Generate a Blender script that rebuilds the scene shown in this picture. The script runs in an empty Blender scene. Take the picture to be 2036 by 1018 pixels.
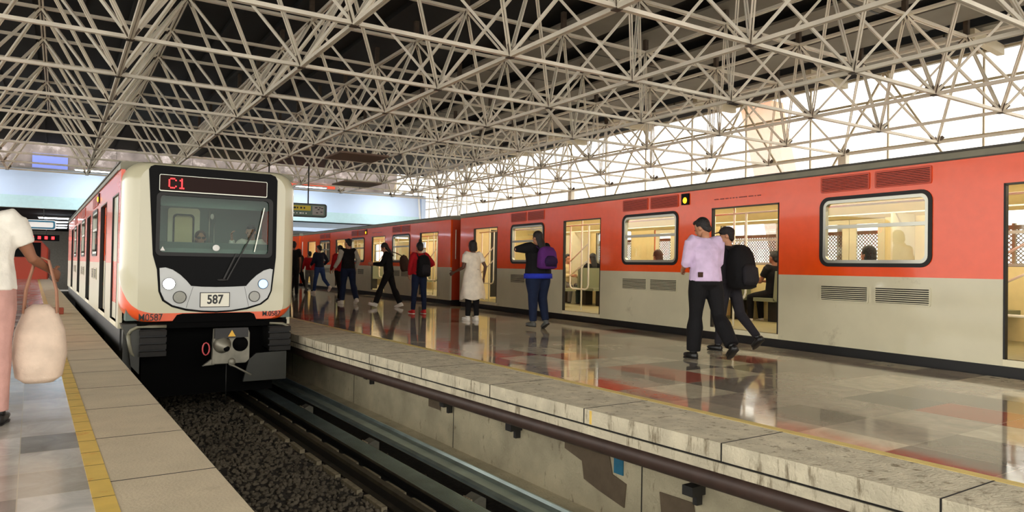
import bpy, bmesh, math, random
from mathutils import Vector, Matrix, noise
PI = math.pi
random.seed(7)
SC = bpy.context.scene
COL = SC.collection
# ------------------------------------------------------------------ camera, world, exposure
TH_P, TH_G, TH_1, TH_L = 0.591, 0.5636, 0.5122, math.radians(33.65)   # headings: platform, roof grid, right train, left train
cam = bpy.data.cameras.new('camera'); cam.sensor_width = 36; cam.lens = 36*1421.45/2036
cam.clip_start = 0.05; cam.clip_end = 500
co = bpy.data.objects.new('camera', cam); COL.objects.link(co)
co.matrix_world = Matrix.Translation((0, 0, 1.12)) @ Matrix.Rotation(PI/2+0.0149, 4, 'X') @ Matrix.Rotation(0.0169, 4, 'Z')
SC.camera = co
w = bpy.data.worlds.new('overcast_sky'); SC.world = w; w.use_nodes = True
bg = w.node_tree.nodes['Background']; bg.inputs[0].default_value = (1.0, 0.965, 0.90, 1); bg.inputs[1].default_value = 2.1
SC.view_settings.view_transform = 'Standard'; SC.view_settings.look = 'None'
SC.view_settings.gamma = 1; SC.view_settings.exposure = 1.0
SC.cycles.transparent_max_bounces = 32
try: SC.view_settings.use_curve_mapping = False
except Exception: pass

# ------------------------------------------------------------------ materials
def s2l(c): return tuple((x/255/12.92 if x/255 <= .04045 else ((x/255+.055)/1.055)**2.4) for x in c)
def mat(name, rgb, rough=.5, metal=0., spec=.5, noise_amt=0., nscale=8., bump=0., bscale=30., coat=0., emit=None, es=0., dirt=None, dscale=3., dth=.55, zs=1.):
    m = bpy.data.materials.new(name); m.use_nodes = True; nt = m.node_tree; N = nt.nodes; L = nt.links
    b = N['Principled BSDF']; c = (*s2l(rgb), 1)
    b.inputs['Base Color'].default_value = c; b.inputs['Roughness'].default_value = rough
    b.inputs['Metallic'].default_value = metal; b.inputs['Specular IOR Level'].default_value = spec
    b.inputs['Coat Weight'].default_value = coat; b.inputs['Coat Roughness'].default_value = .06
    tc = N.new('ShaderNodeTexCoord')
    if noise_amt > 0 or dirt:
        n = N.new('ShaderNodeTexNoise'); n.inputs['Scale'].default_value = nscale; n.inputs['Detail'].default_value = 6
        L.new(tc.outputs['Object'], n.inputs['Vector'])
        r = N.new('ShaderNodeMapRange'); r.inputs['From Min'].default_value = .3; r.inputs['From Max'].default_value = .7
        r.inputs['To Min'].default_value = 1-noise_amt; r.inputs['To Max'].default_value = 1+noise_amt*.6
        L.new(n.outputs['Fac'], r.inputs['Value'])
        mx = N.new('ShaderNodeVectorMath'); mx.operation = 'SCALE'; mx.inputs[0].default_value = c[:3]
        L.new(r.outputs[0], mx.inputs['Scale']); out = mx.outputs[0]
        if dirt:
            n2 = N.new('ShaderNodeTexNoise'); n2.inputs['Scale'].default_value = dscale; n2.inputs['Detail'].default_value = 8; n2.inputs['Roughness'].default_value = .7
            mpz = N.new('ShaderNodeMapping'); mpz.inputs['Scale'].default_value = (1, 1, zs); L.new(tc.outputs['Object'], mpz.inputs['Vector']); L.new(mpz.outputs[0], n2.inputs['Vector'])
            r2 = N.new('ShaderNodeMapRange'); r2.inputs['From Min'].default_value = dth; r2.inputs['From Max'].default_value = dth+.12
            L.new(n2.outputs['Fac'], r2.inputs['Value'])
            m2 = N.new('ShaderNodeMix'); m2.data_type = 'RGBA'; L.new(r2.outputs[0], m2.inputs['Factor'])
            L.new(out, m2.inputs['A']); m2.inputs['B'].default_value = (*s2l(dirt), 1); out = m2.outputs['Result']
        L.new(out, b.inputs['Base Color'])
    if bump > 0:
        n = N.new('ShaderNodeTexNoise'); n.inputs['Scale'].default_value = bscale; n.inputs['Detail'].default_value = 5
        L.new(tc.outputs['Object'], n.inputs['Vector'])
        bp = N.new('ShaderNodeBump'); bp.inputs['Strength'].default_value = bump; bp.inputs['Distance'].default_value = .02
        L.new(n.outputs['Fac'], bp.inputs['Height']); L.new(bp.outputs[0], b.inputs['Normal'])
    if emit: b.inputs['Emission Color'].default_value = (*s2l(emit), 1); b.inputs['Emission Strength'].default_value = es
    return m
def glass_mat(name, tint=(1, 1, 1), refl=1.0, haze=0., hazec=(1, 1, 1)):
    m = bpy.data.materials.new(name); m.use_nodes = True; nt = m.node_tree; N = nt.nodes; L = nt.links
    N.remove(N['Principled BSDF']); out = N['Material Output']
    t = N.new('ShaderNodeBsdfTransparent'); t.inputs[0].default_value = (*tint, 1)
    g = N.new('ShaderNodeBsdfGlossy'); g.inputs['Roughness'].default_value = .02
    f = N.new('ShaderNodeLayerWeight'); f.inputs[0].default_value = .5
    pw = N.new('ShaderNodeMath'); pw.operation = 'POWER'; pw.inputs[1].default_value = 4.0; L.new(f.outputs['Facing'], pw.inputs[0])
    mu = N.new('ShaderNodeMath'); mu.operation = 'MULTIPLY_ADD'; mu.inputs[1].default_value = .6*refl; mu.inputs[2].default_value = .035*refl; mu.use_clamp = True
    L.new(pw.outputs[0], mu.inputs[0]); mx = N.new('ShaderNodeMixShader'); L.new(mu.outputs[0], mx.inputs[0])
    L.new(t.outputs[0], mx.inputs[1]); L.new(g.outputs[0], mx.inputs[2]); last = mx.outputs[0]
    if haze > 0:
        tr = N.new('ShaderNodeBsdfTranslucent'); tr.inputs[0].default_value = (*hazec, 1)
        m2 = N.new('ShaderNodeMixShader'); m2.inputs[0].default_value = haze
        L.new(last, m2.inputs[1]); L.new(tr.outputs[0], m2.inputs[2]); last = m2.outputs[0]
    L.new(last, out.inputs[0]); return m
def tile_mat(name, size, cols, joint, rough=.12, off=(0, 0)):
    """polished stone slabs, every slab its own stone"""
    m = bpy.data.materials.new(name); m.use_nodes = True; nt = m.node_tree; N = nt.nodes; L = nt.links; b = N['Principled BSDF']
    tc = N.new('ShaderNodeTexCoord'); mp = N.new('ShaderNodeMapping'); mp.inputs['Location'].default_value = (off[0], off[1], 0)
    mp.inputs['Scale'].default_value = (1/size, 1/size, 0); L.new(tc.outputs['Object'], mp.inputs['Vector'])
    fl = N.new('ShaderNodeVectorMath'); fl.operation = 'FLOOR'; L.new(mp.outputs[0], fl.inputs[0])
    wn = N.new('ShaderNodeTexWhiteNoise'); wn.noise_dimensions = '3D'; L.new(fl.outputs[0], wn.inputs['Vector'])
    cr = N.new('ShaderNodeValToRGB'); cr.color_ramp.interpolation = 'CONSTANT'
    e = cr.color_ramp.elements
    while len(e) < len(cols): e.new(.5)
    p = 0
    for i, (c, wt) in enumerate(cols): e[i].position = p; e[i].color = (*s2l(c), 1); p += wt
    L.new(wn.outputs['Value'], cr.inputs['Fac'])
    n = N.new('ShaderNodeTexNoise'); n.inputs['Scale'].default_value = 3.2; n.inputs['Detail'].default_value = 9; n.inputs['Roughness'].default_value = .65; n.inputs['Distortion'].default_value = 1.2
    L.new(tc.outputs['Object'], n.inputs['Vector'])
    r = N.new('ShaderNodeMapRange'); r.inputs['From Min'].default_value = .25; r.inputs['From Max'].default_value = .75; r.inputs['To Min'].default_value = .72; r.inputs['To Max'].default_value = 1.22
    L.new(n.outputs['Fac'], r.inputs['Value'])
    sc = N.new('ShaderNodeVectorMath'); sc.operation = 'SCALE'; L.new(cr.outputs[0], sc.inputs[0]); L.new(r.outputs[0], sc.inputs['Scale'])
    fr = N.new('ShaderNodeVectorMath'); fr.operation = 'FRACTION'; L.new(mp.outputs[0], fr.inputs[0])
    sx = N.new('ShaderNodeSeparateXYZ'); L.new(fr.outputs[0], sx.inputs[0])
    def lt(s):
        a = N.new('ShaderNodeMath'); a.operation = 'LESS_THAN'; a.inputs[1].default_value = .012; L.new(s, a.inputs[0]); return a.outputs[0]
    mxx = N.new('ShaderNodeMath'); mxx.operation = 'MAXIMUM'; L.new(lt(sx.outputs[0]), mxx.inputs[0]); L.new(lt(sx.outputs[1]), mxx.inputs[1])
    mj = N.new('ShaderNodeMix'); mj.data_type = 'RGBA'; L.new(mxx.outputs[0], mj.inputs['Factor']); L.new(sc.outputs[0], mj.inputs['A']); mj.inputs['B'].default_value = (*s2l(joint), 1)
    L.new(mj.outputs['Result'], b.inputs['Base Color'])
    rr = N.new('ShaderNodeMapRange'); rr.inputs['From Min'].default_value = .3; rr.inputs['From Max'].default_value = .7; rr.inputs['To Min'].default_value = rough*.6; rr.inputs['To Max'].default_value = rough*1.5
    L.new(n.outputs['Fac'], rr.inputs['Value']); L.new(rr.outputs[0], b.inputs['Roughness'])
    nb = N.new('ShaderNodeTexNoise'); nb.inputs['Scale'].default_value = 1.3; nb.inputs['Detail'].default_value = 2; L.new(tc.outputs['Object'], nb.inputs['Vector'])
    wb = N.new('ShaderNodeMath'); wb.operation = 'MULTIPLY_ADD'; wb.inputs[1].default_value = .5; L.new(wn.outputs['Value'], wb.inputs[0]); L.new(nb.outputs['Fac'], wb.inputs[2])
    bp = N.new('ShaderNodeBump'); bp.inputs['Strength'].default_value = .10; bp.inputs['Distance'].default_value = .02; L.new(nb.outputs['Fac'], bp.inputs['Height'])
    L.new(bp.outputs[0], b.inputs['Normal']); b.inputs['Specular IOR Level'].default_value = .6; b.inputs['Coat Weight'].default_value = .15; b.inputs['Coat Roughness'].default_value = .05
    L.new(bp.outputs[0], b.inputs['Coat Normal'])
    return m
M = {}
M['x'] = bpy.data.materials.new('plain')
M['orange'] = mat('orange_gloss_paint', (240, 80, 14), .26, spec=.45, coat=.25, noise_amt=.05, bump=.06, bscale=1.8)
M['orange_v'] = mat('orange_vent_paint', (196, 66, 34), .4)
M['cream'] = mat('grey_cream_paint', (205, 198, 168), .35, coat=.3, noise_amt=.06, nscale=2.5, bump=.03, bscale=1.5, dirt=(160, 150, 122), dscale=1.2, dth=.62)
M['cream_front'] = mat('ivory_front_paint', (200, 194, 164), .3, coat=.5, noise_amt=.03, nscale=3)
M['roofgrey'] = mat('train_roof_grey', (128, 124, 104), .5, noise_amt=.15, nscale=4)
M['gutter'] = mat('dark_gutter', (62, 58, 48), .5)
M['rubber'] = mat('black_rubber', (14, 13, 12), .55)
M['black'] = mat('gloss_black', (5, 5, 6), .4, spec=.08)
M['matblack'] = mat('matt_black', (5, 5, 5), .9, spec=.1)
M['dark'] = mat('dark_steel', (38, 36, 34), .55, noise_amt=.2)
M['skirt'] = mat('olive_grey_skirt', (50, 50, 42), .5, noise_amt=.15, nscale=6)
M['alu'] = mat('aluminium_frame', (176, 176, 164), .3, metal=.7)
M['yellowin'] = mat('yellow_interior', (226, 208, 152), .4, noise_amt=.05)
M['creamin'] = mat('cream_interior', (222, 214, 182), .4, noise_amt=.04)
M['floorin'] = mat('train_floor', (150, 142, 104), .5, noise_amt=.1)
M['pole'] = mat('cream_pole', (232, 226, 204), .3, coat=.3)
M['seat'] = mat('grey_green_seat', (122, 128, 104), .5)
M['lampstrip'] = mat('train_lamp', (255, 245, 215), .5, emit=(255, 242, 212), es=7)
M['amber'] = mat('amber_lamp', (250, 190, 40), .3, emit=(255, 180, 30), es=1.2)
M['glass'] = glass_mat('window_glass', (.96, .97, .94), 1.3)
M['wsglass'] = glass_mat('windscreen_glass', (.80, .88, .84), .45)
M['steel'] = mat('roof_steel_paint', (250, 241, 222), .5, noise_amt=.15, nscale=1.4, dirt=(120, 92, 60), dscale=2.2, dth=.66)
M['steel_d'] = mat('roof_node_steel', (84, 70, 56), .6, noise_amt=.3, nscale=9)
M['ceil'] = mat('black_ceiling', (26, 25, 23), .8, noise_amt=.3, nscale=1.5)
M['ceilpanel'] = mat('grey_ceiling_panel', (140, 134, 120), .7, noise_amt=.12, nscale=1.2)
M['concrete'] = mat('platform_concrete', (204, 188, 158), .75, noise_amt=.10, nscale=3, bump=.25, bscale=60, dirt=(182, 166, 138), dscale=2.3, dth=.56)
M['concrete_r'] = mat('weathered_concrete', (202, 192, 166), .8, noise_amt=.22, nscale=5, bump=.5, bscale=45, dirt=(128, 116, 92), dscale=12, dth=.54, zs=.22)
M['concrete_w'] = mat('pit_wall_concrete', (178, 168, 140), .9, noise_amt=.25, nscale=2.5, bump=.5, bscale=40, dirt=(104, 92, 72), dscale=9, dth=.6, zs=.5)
M['patch'] = mat('brown_patch', (98, 84, 66), .95, noise_amt=.15, bump=.3)
M['blue'] = mat('blue_paint', (30, 104, 132), .6, noise_amt=.2)
M['yellow'] = mat('yellow_edge_tile', (226, 190, 92), .5, noise_amt=.10, nscale=7, dirt=(214, 146, 52), dscale=4, dth=.55)
M['yellow2'] = mat('pale_yellow_paint', (214, 190, 112), .5, noise_amt=.15, nscale=8)
M['slot'] = mat('dark_slot', (24, 20, 16), .9)
M['duct'] = mat('brown_conduit', (70, 52, 44), .5, noise_amt=.2)
M['shiny'] = mat('polished_running_steel', (196, 214, 212), .30, metal=.85, noise_amt=.2, nscale=3, bump=.1, bscale=6)
M['rail'] = mat('rail_steel', (96, 88, 74), .45, metal=.5, noise_amt=.3)
M['railpale'] = mat('pale_rail_pad', (150, 138, 112), .8, noise_amt=.45, nscale=14)
M['stone'] = mat('ballast_stone', (98, 89, 74), .9, noise_amt=.4, nscale=1.7)
M['bed'] = mat('ballast_bed', (50, 44, 36), .95, noise_amt=.4, nscale=20, bump=.8, bscale=40)
M['bluewall'] = mat('pale_blue_wall', (206, 222, 244), .6, noise_amt=.05, nscale=.8)
M['tealwall'] = mat('pale_teal_band', (190, 220, 222), .5, noise_amt=.05)
M['periw'] = mat('periwinkle_board', (112, 128, 205), .6)
M['white'] = mat('white_paint', (236, 234, 228), .5)
M['mullion'] = mat('beige_mullion', (206, 192, 160), .6)
M['tan'] = mat('tan_plaster', (186, 116, 46), .8, noise_amt=.12, nscale=2)
M['clutter'] = mat('upper_level_wall', (118, 108, 104), .8, noise_amt=.5, nscale=1.1, dirt=(170, 160, 158), dscale=.9)
M['greyw'] = mat('grey_wall', (150, 146, 138), .8, noise_amt=.1)
M['cabgreen'] = mat('cab_green_grey', (96, 112, 104), .6)
M['panelgrey'] = mat('headlight_panel_grey', (190, 192, 190), .3, coat=.3)
M['lampon'] = mat('lit_headlamp', (255, 255, 255), .2, emit=(255, 255, 250), es=12)
M['lampoff'] = mat('unlit_lens', (150, 150, 140), .15, coat=.8, bump=.5, bscale=60)
M['bluerefl'] = mat('blue_reflection_lens', (150, 190, 235), .15, emit=(150, 195, 245), es=.9)  # bluish reflection on the lens, put into its colour and glow
M['led'] = mat('red_led', (255, 40, 40), .4, emit=(255, 30, 34), es=3.5)
M['ledpanel'] = mat('display_panel', (44, 28, 25), .5, spec=.1)
M['plate'] = mat('number_plate', (236, 232, 214), .4)
M['ink'] = mat('black_ink', (20, 18, 20), .5)
M['inkred'] = mat('dark_red_ink', (110, 34, 20), .5)
M['castgrey'] = mat('cast_coupler_grey', (128, 124, 110), .45, metal=.4, noise_amt=.25)
M['redpink'] = mat('red_handle', (196, 74, 78), .4)
M['warn'] = mat('warning_yellow', (226, 176, 60), .5)
M['signgreen'] = mat('sign_green_grey', (92, 112, 98), .5)
M['signyellow'] = mat('sign_yellow', (206, 184, 46), .5)
M['signgrey'] = mat('sign_grey', (150, 146, 140), .5)
M['fluor'] = mat('fluorescent_tube', (255, 255, 255), .5, emit=(235, 245, 255), es=14)
M['brownpanel'] = mat('brown_hung_panel', (120, 98, 82), .7)
M['redbox'] = mat('red_brown_box', (150, 62, 36), .6)
M['tileR'] = tile_mat('polished_marble', .62, [((178, 165, 144), .26), ((164, 151, 133), .2), ((196, 185, 160), .14), ((140, 130, 115), .14), ((176, 96, 76), .08), ((112, 105, 97), .08), ((208, 197, 170), .10)], (168, 156, 134), .07, (.3, .1))
M['tileL'] = tile_mat('pale_slabs', .46, [((212, 208, 200), .4), ((180, 174, 162), .22), ((196, 192, 182), .2), ((142, 140, 132), .18)], (196, 188, 168), .16, (.08, .2))
def skirt_front_mat():
    """ivory shell with the orange stripe that sweeps up at both corners"""
    m = mat('front_shell_two_tone', (200, 194, 164), .3, coat=.5); nt = m.node_tree; N = nt.nodes; L = nt.links; b = N['Principled BSDF']
    tc = N.new('ShaderNodeTexCoord'); s = N.new('ShaderNodeSeparateXYZ'); L.new(tc.outputs['Object'], s.inputs[0])
    def mt(op, a, bb, clamp=False):
        n = N.new('ShaderNodeMath'); n.operation = op; n.use_clamp = clamp
        for i, v in enumerate((a, bb)):
            if v is None: continue
            if isinstance(v, (int, float)): n.inputs[i].default_value = v
            else: L.new(v, n.inputs[i])
        return n.outputs[0]
    ax = mt('ABSOLUTE', mt('SUBTRACT', s.outputs[0], 1.17), None)
    u = mt('MAXIMUM', mt('SUBTRACT', ax, .72), 0)
    rise = mt('ADD', mt('MULTIPLY', mt('MULTIPLY', u, u), .95), mt('MULTIPLY', mt('MAXIMUM', mt('SUBTRACT', s.outputs[1], .0), 0), .9))
    left = mt('LESS_THAN', s.outputs[0], 1.17)
    rise = mt('ADD', mt('MULTIPLY', rise, mt('ADD', mt('MULTIPLY', left, .62), .38)), .40)
    top = mt('LESS_THAN', s.outputs[2], rise)
    bot = mt('GREATER_THAN', s.outputs[2], mt('ADD', .275, mt('MULTIPLY', s.outputs[1], .12)))
    o = mt('MULTIPLY', top, bot)
    mx = N.new('ShaderNodeMix'); mx.data_type = 'RGBA'; L.new(o, mx.inputs['Factor'])
    mx.inputs['A'].default_value = (*s2l((200, 194, 164)), 1); mx.inputs['B'].default_value = (*s2l((232, 88, 36)), 1)
    L.new(mx.outputs['Result'], b.inputs['Base Color']); return m
M['shellfront'] = skirt_front_mat()

# ------------------------------------------------------------------ mesh helpers
class MB:
    def __init__(s): s.bm = bmesh.new(); s.mats = []
    def mi(s, m):
        if m not in s.mats: s.mats.append(m)
        return s.mats.index(m)
    def box(s, x0, x1, y0, y1, z0, z1, m='white'):
        i = s.mi(m); v = [s.bm.verts.new((x, y, z)) for x in (x0, x1) for y in (y0, y1) for z in (z0, z1)]
        for q in ((0, 1, 3, 2), (4, 6, 7, 5), (0, 4, 5, 1), (2, 3, 7, 6), (0, 2, 6, 4), (1, 5, 7, 3)):
            f = s.bm.faces.new([v[k] for k in q]); f.material_index = i
    def bar(s, p, q, w, h, m='white', up=(0, 0, 1), off=0.):
        p = Vector(p); q = Vector(q); d = (q-p).normalized(); up = Vector(up)
        if abs(d.dot(up)) > .98: up = Vector((1, 0, 0))
        x = d.cross(up).normalized(); z = x.cross(d); i = s.mi(m); vs = []
        for e in (p, q):
            for a, b in ((-1, -1), (1, -1), (1, 1), (-1, 1)): vs.append(s.bm.verts.new(e+x*(a*w/2+off)+z*(b*h/2)))
        for k in range(4): f = s.bm.faces.new((vs[k], vs[(k+1) % 4], vs[4+(k+1) % 4], vs[4+k])); f.material_index = i
        for f4 in (vs[3::-1], vs[4:]): f = s.bm.faces.new(f4); f.material_index = i
    def loft(s, pts, rx, ry=None, m='white', side=(1, 0, 0), n=12, cap=True, smooth=True, close=False, pw=2.0):
        pts = [Vector(p) for p in pts]; K = len(pts)
        if not isinstance(rx, (list, tuple)): rx = [rx]*K
        if ry is None: ry = rx
        if not isinstance(ry, (list, tuple)): ry = [ry]*K
        i = s.mi(m); side = Vector(side); rings = []
        for k in range(K):
            if close: t = pts[(k+1) % K]-pts[k-1]
            else: t = pts[min(k+1, K-1)]-pts[max(k-1, 0)]
            t = t.normalized(); x = side-t*side.dot(t)
            if x.length < .05: x = Vector((0, 1, 0))-t*t.y
            if x.length < .05: x = Vector((0, 0, 1))-t*t.z
            x.normalize(); y = t.cross(x); ring = []
            for a in range(n):
                an = 2*PI*a/n; cx = math.cos(an); cy = math.sin(an)
                if pw != 2: cx = math.copysign(abs(cx)**(2/pw), cx); cy = math.copysign(abs(cy)**(2/pw), cy)
                ring.append(s.bm.verts.new(pts[k]+x*rx[k]*cx+y*ry[k]*cy))
            rings.append(ring)
        rng = range(K) if close else range(K-1)
        for k in rng:
            A = rings[k]; B = rings[(k+1) % K]
            for a in range(n):
                f = s.bm.faces.new((A[a], A[(a+1) % n], B[(a+1) % n], B[a])); f.material_index = i; f.smooth = smooth
        if cap and not close:
            for r in (rings[0][::-1], rings[-1]): f = s.bm.faces.new(r); f.material_index = i; f.smooth = smooth
    def tube(s, pts, r, m='white', n=8, close=False): s.loft(pts, r, None, m, n=n, close=close)
    def ell(s, c, r, m='white', rot=None, u=14, v=9):
        i = s.mi(m); mt = Matrix.Translation(Vector(c)) @ (rot.to_4x4() if rot else Matrix()) @ Matrix.Diagonal((*r, 1))
        g = bmesh.ops.create_uvsphere(s.bm, u_segments=u, v_segments=v, radius=1, matrix=mt)
        for vv in g['verts']:
            for f in vv.link_faces: f.material_index = i; f.smooth = True
    def prism(s, outer, y0, y1, m='white', holes=(), axis='y', flip=False):
        """extrude a polygon given in the (x,z) plane (axis y), (x,y) plane (axis z) or (y,z) plane (axis x), with holes"""
        i = s.mi(m)
        def P(a, b, t): return {'y': (a, t, b), 'z': (a, b, t), 'x': (t, a, b)}[axis]
        loops = [outer]+list(holes); sets = []
        for t in (y0, y1):
            edges = []; vl = []
            for lp in loops:
                vs = [s.bm.verts.new(P(a, b, t)) for a, b in lp]; vl.append(vs)
                for k in range(len(vs)): edges.append(s.bm.edges.new((vs[k], vs[(k+1) % len(vs)])))
            g = bmesh.ops.triangle_fill(s.bm, edges=edges, use_beauty=True)
            for f in g['geom']:
                if isinstance(f, bmesh.types.BMFace): f.material_index = i
            sets.append(vl)
        for A, B in zip(*sets):
            for k in range(len(A)):
                f = s.bm.faces.new((A[k], A[(k+1) % len(A)], B[(k+1) % len(A)], B[k])); f.material_index = i
    def build(s, name, parent=None, loc=None, rz=None, bevel=0., smooth=False, fix=True):
        if fix: bmesh.ops.recalc_face_normals(s.bm, faces=s.bm.faces)
        me = bpy.data.meshes.new(name); s.bm.to_mesh(me); s.bm.free()
        for m in s.mats: me.materials.append(M[m] if isinstance(m, str) else m)
        if smooth: me.polygons.foreach_set('use_smooth', [True]*len(me.polygons))
        o = bpy.data.objects.new(name, me); COL.objects.link(o)
        if parent: o.parent = parent
        if loc is not None: o.location = loc
        if rz is not None: o.rotation_euler.z = rz
        if bevel > 0:
            b = o.modifiers.new('bevel', 'BEVEL'); b.width = bevel; b.segments = 2; b.limit_method = 'ANGLE'
        return o
def rrect(x0, x1, z0, z1, r, n=6):
    out = []
    for cx, cz, a0 in ((x1-r, z1-r, 0), (x0+r, z1-r, 90), (x0+r, z0+r, 180), (x1-r, z0+r, 270)):
        for k in range(n+1):
            a = math.radians(a0+90*k/n); out.append((cx+r*math.cos(a), cz+r*math.sin(a)))
    return out
def tag(o, label=None, cat=None, group=None, kind=None):
    if label: o['label'] = label
    if cat: o['category'] = cat
    if group: o['group'] = group
    if kind: o['kind'] = kind
    return o
def thing(name, label, cat, loc=(0, 0, 0), rz=0, group=None):
    o = bpy.data.objects.new(name, None); COL.objects.link(o); o.empty_display_size = .2
    o.location = loc; o.rotation_euler = (0, 0, rz); return tag(o, label, cat, group)
def struct(o): o['kind'] = 'structure'; return o
def copy_tree(o, parent=None):
    c = o.copy(); COL.objects.link(c)
    if parent: c.parent = parent
    for ch in list(o.children): copy_tree(ch, c)
    return c
def fr(th, c, t, z=0): return Vector((c*math.cos(th)-t*math.sin(th), c*math.sin(th)+t*math.cos(th), z))
def text_mesh(name, body, size, m, parent, loc, rot, xs=1., off=0., ext=.002):
    cu = bpy.data.curves.new(name, 'FONT'); cu.body = body; cu.size = size; cu.extrude = ext; cu.offset = off
    cu.align_x = 'CENTER'; cu.align_y = 'CENTER'
    t = bpy.data.objects.new('tmp', cu); COL.objects.link(t); dg = bpy.context.evaluated_depsgraph_get()
    me = bpy.data.meshes.new_from_object(t.evaluated_get(dg)); bpy.data.objects.remove(t)
    me.transform(Matrix.Diagonal((xs, 1, 1, 1))); me.materials.clear(); me.materials.append(M[m])
    o = bpy.data.objects.new(name, me); COL.objects.link(o); o.parent = parent; o.location = loc; o.rotation_euler = rot
    return o

# ================================================================== STRUCTURE: ground, pit, platforms
b = MB(); b.box(-90, 90, -40, 120, -1.6, -1.32, 'bed'); struct(b.build('floor_ground'))
# left platform (frame P): slab deck with tiles, yellow line, concrete edge
EDGE_L = .854
b = MB(); b.box(-7, .259, -8, 60, -.18, 0, 'tileL'); b.box(-7, .5, -8, 60, -1.32, -.18, 'concrete_w'); struct(b.build('floor_left', rz=TH_P))
b = MB(); b.box(.353, EDGE_L, -8, 60, -.16, 0, 'concrete')
for k in range(52):
    b.box(.353, EDGE_L+.001, -7.2+1.03*k-.004, -7.2+1.03*k+.004, -.16, .0012, 'slot')
struct(b.build('trim_1', rz=TH_P))
b = MB(); b.box(.259, .353, -8, 60, -.16, .002, 'yellow')
for k in range(220): b.box(.2585, .3535, -7.9+.31*k-.002, -7.9+.31*k+.002, -.1, .0028, 'slot')
struct(b.build('trim_2', rz=TH_P))
# right platform
def edge_r(t): return 3.86-.042*min(max(t, -3), 10) if t < 10 else 3.44
cars_r = []           # (origin xy, heading) of the right train cars, platform side corner nearest the camera
KS = 1.067; D1 = 8.05*KS; CARL = 15.23; CARW = 2.45; CL = CARL*KS
o1 = fr(TH_1, D1, 1.88*KS); cars_r.append((o1, TH_1))
end1 = fr(TH_1, D1, 1.88*KS+CL)
th2 = math.radians(30.9); o2 = end1+fr(th2, 0, .62); cars_r.append((o2, th2))
end2 = o2+fr(th2, 0, CL); th3 = math.radians(32.6); o3 = end2+fr(th3, 0, .62); cars_r.append((o3, th3))
end3 = o3+fr(th3, 0, CL)
def toP(v, g=.06):
    c, s = math.cos(TH_P), math.sin(TH_P); return (v.x*c+v.y*s-g, -v.x*s+v.y*c)
far = [toP(fr(TH_1, D1, -9)), toP(end1), toP(end2), toP(end3)]
near = [(edge_r(t), t) for t in (-8, -3, 0, 3, 6, 10, 20, 47)]
inner = [(4.452 if c > 0 else 0, t) for c, t in near]
b = MB()
i = b.mi('tileR'); vt = [b.bm.verts.new((4.452, t, 0)) for c, t in near]+[b.bm.verts.new((p[0], p[1], 0)) for p in far[::-1]]
b.bm.faces.new(vt).material_index = i
b.prism([(4.452, -8), (4.452, 47)]+far[::-1], -.22, -.004, 'concrete_w', axis='z')
struct(b.build('floor_right', rz=TH_P))
b = MB()
def strip(cf0, cf1, z0, z1, m, ts=(-8, -3, 0, 3, 6, 10, 20, 47)):
    for a, c in zip(ts[:-1], ts[1:]):
        q = [(cf0(a), a), (cf1(a), a), (cf1(c), c), (cf0(c), c)]; i = b.mi(m)
        v = [b.bm.verts.new((x, y, z)) for z in (z0, z1) for x, y in q]
        for f4 in ((3, 2, 1, 0), (4, 5, 6, 7), (0, 1, 5, 4), (1, 2, 6, 5), (2, 3, 7, 6), (3, 0, 4, 7)): b.bm.faces.new([v[k] for k in f4]).material_index = i
C = lambda v: (lambda t: v)
strip(edge_r, C(4.37), -.115, 0, 'concrete_r')
for k in range(40):
    t = -6.5+1.32*k+.35; e = edge_r(t); b.box(e-.002, 4.37, t-.005, t+.005, -.117, .0012, 'slot')
struct(b.build('trim_3', rz=TH_P, bevel=0))
b = MB(); strip(lambda t: edge_r(t)+.025, C(4.45), -.135, -.115, 'slot'); strip(lambda t: edge_r(t)+.012, C(4.45), -.20, -.135, 'concrete_r'); struct(b.build('trim_4', rz=TH_P))
b = MB(); strip(C(4.37), C(4.452), -.115, .002, 'yellow2'); struct(b.build('trim_5', rz=TH_P))
b = MB(); b.box(4.12, 4.9, -8, 47, -1.32, -.43, 'concrete_w'); b.box(4.9, 5.3, -8, 47, -1.32, -.2, 'concrete_w')
for k in range(12): b.box(4.118, 4.2, 1.1+k*3.1, 1.112+k*3.1, -1.3, -.43, 'slot')
struct(b.build('wall_right_pit', rz=TH_P))
b = MB(); b.box(3.93, 4.12, -8, 47, -1.32, -1.0, 'concrete_w'); struct(b.build('trim_6', rz=TH_P))
# brown conduit under the edge, brackets, painted patches on the pit wall
t = thing('cable_conduit', 'brown steel conduit running under the overhanging right platform edge', 'pipe', rz=TH_P)
b = MB(); pts = [(edge_r(y)+.15, y, -.295) for y in (-8, -3, 0, 3, 6, 10, 20, 47)]; b.loft(pts, .065, .07, 'duct', n=16); b.build('pipe', t)
b = MB()
for k in range(14): y = -3+k*1.7; b.box(edge_r(y)+.135, edge_r(y)+.16, y-.02, y+.02, -.25, -.19, 'dark')
b.build('hanger', t)
for k, (y, dz) in enumerate(((3.55, 0), (5.9, 0), (7.3, 0), (9.6, 0))):
    b = MB(); b.box(3.98, 4.119, y, y+.10, -.52, -.45, 'dark'); b.box(4.06, 4.119, y+.03, y+.07, -.60, -.45, 'dark')
    tag(b.build('wall_bracket', rz=TH_P), ['short black bracket on pit wall nearest the camera', 'short black bracket on pit wall beside the stepped brown patch', 'short black bracket on pit wall, third from the camera', 'short black bracket on pit wall furthest under the edge by the cab'][k], 'bracket', 'brackets on the pit wall')
def patch(pts, lab, m='patch'):
    b = MB(); b.prism(pts, 4.108, 4.119, m, axis='x'); tag(b.build('paint_patch', rz=TH_P), lab, 'paint patch')
patch([(3.62, -.78), (3.98, -.77), (4.0, -.62), (3.66, -.61)], 'brown repainted patch low on the pit wall nearest the camera')
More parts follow.
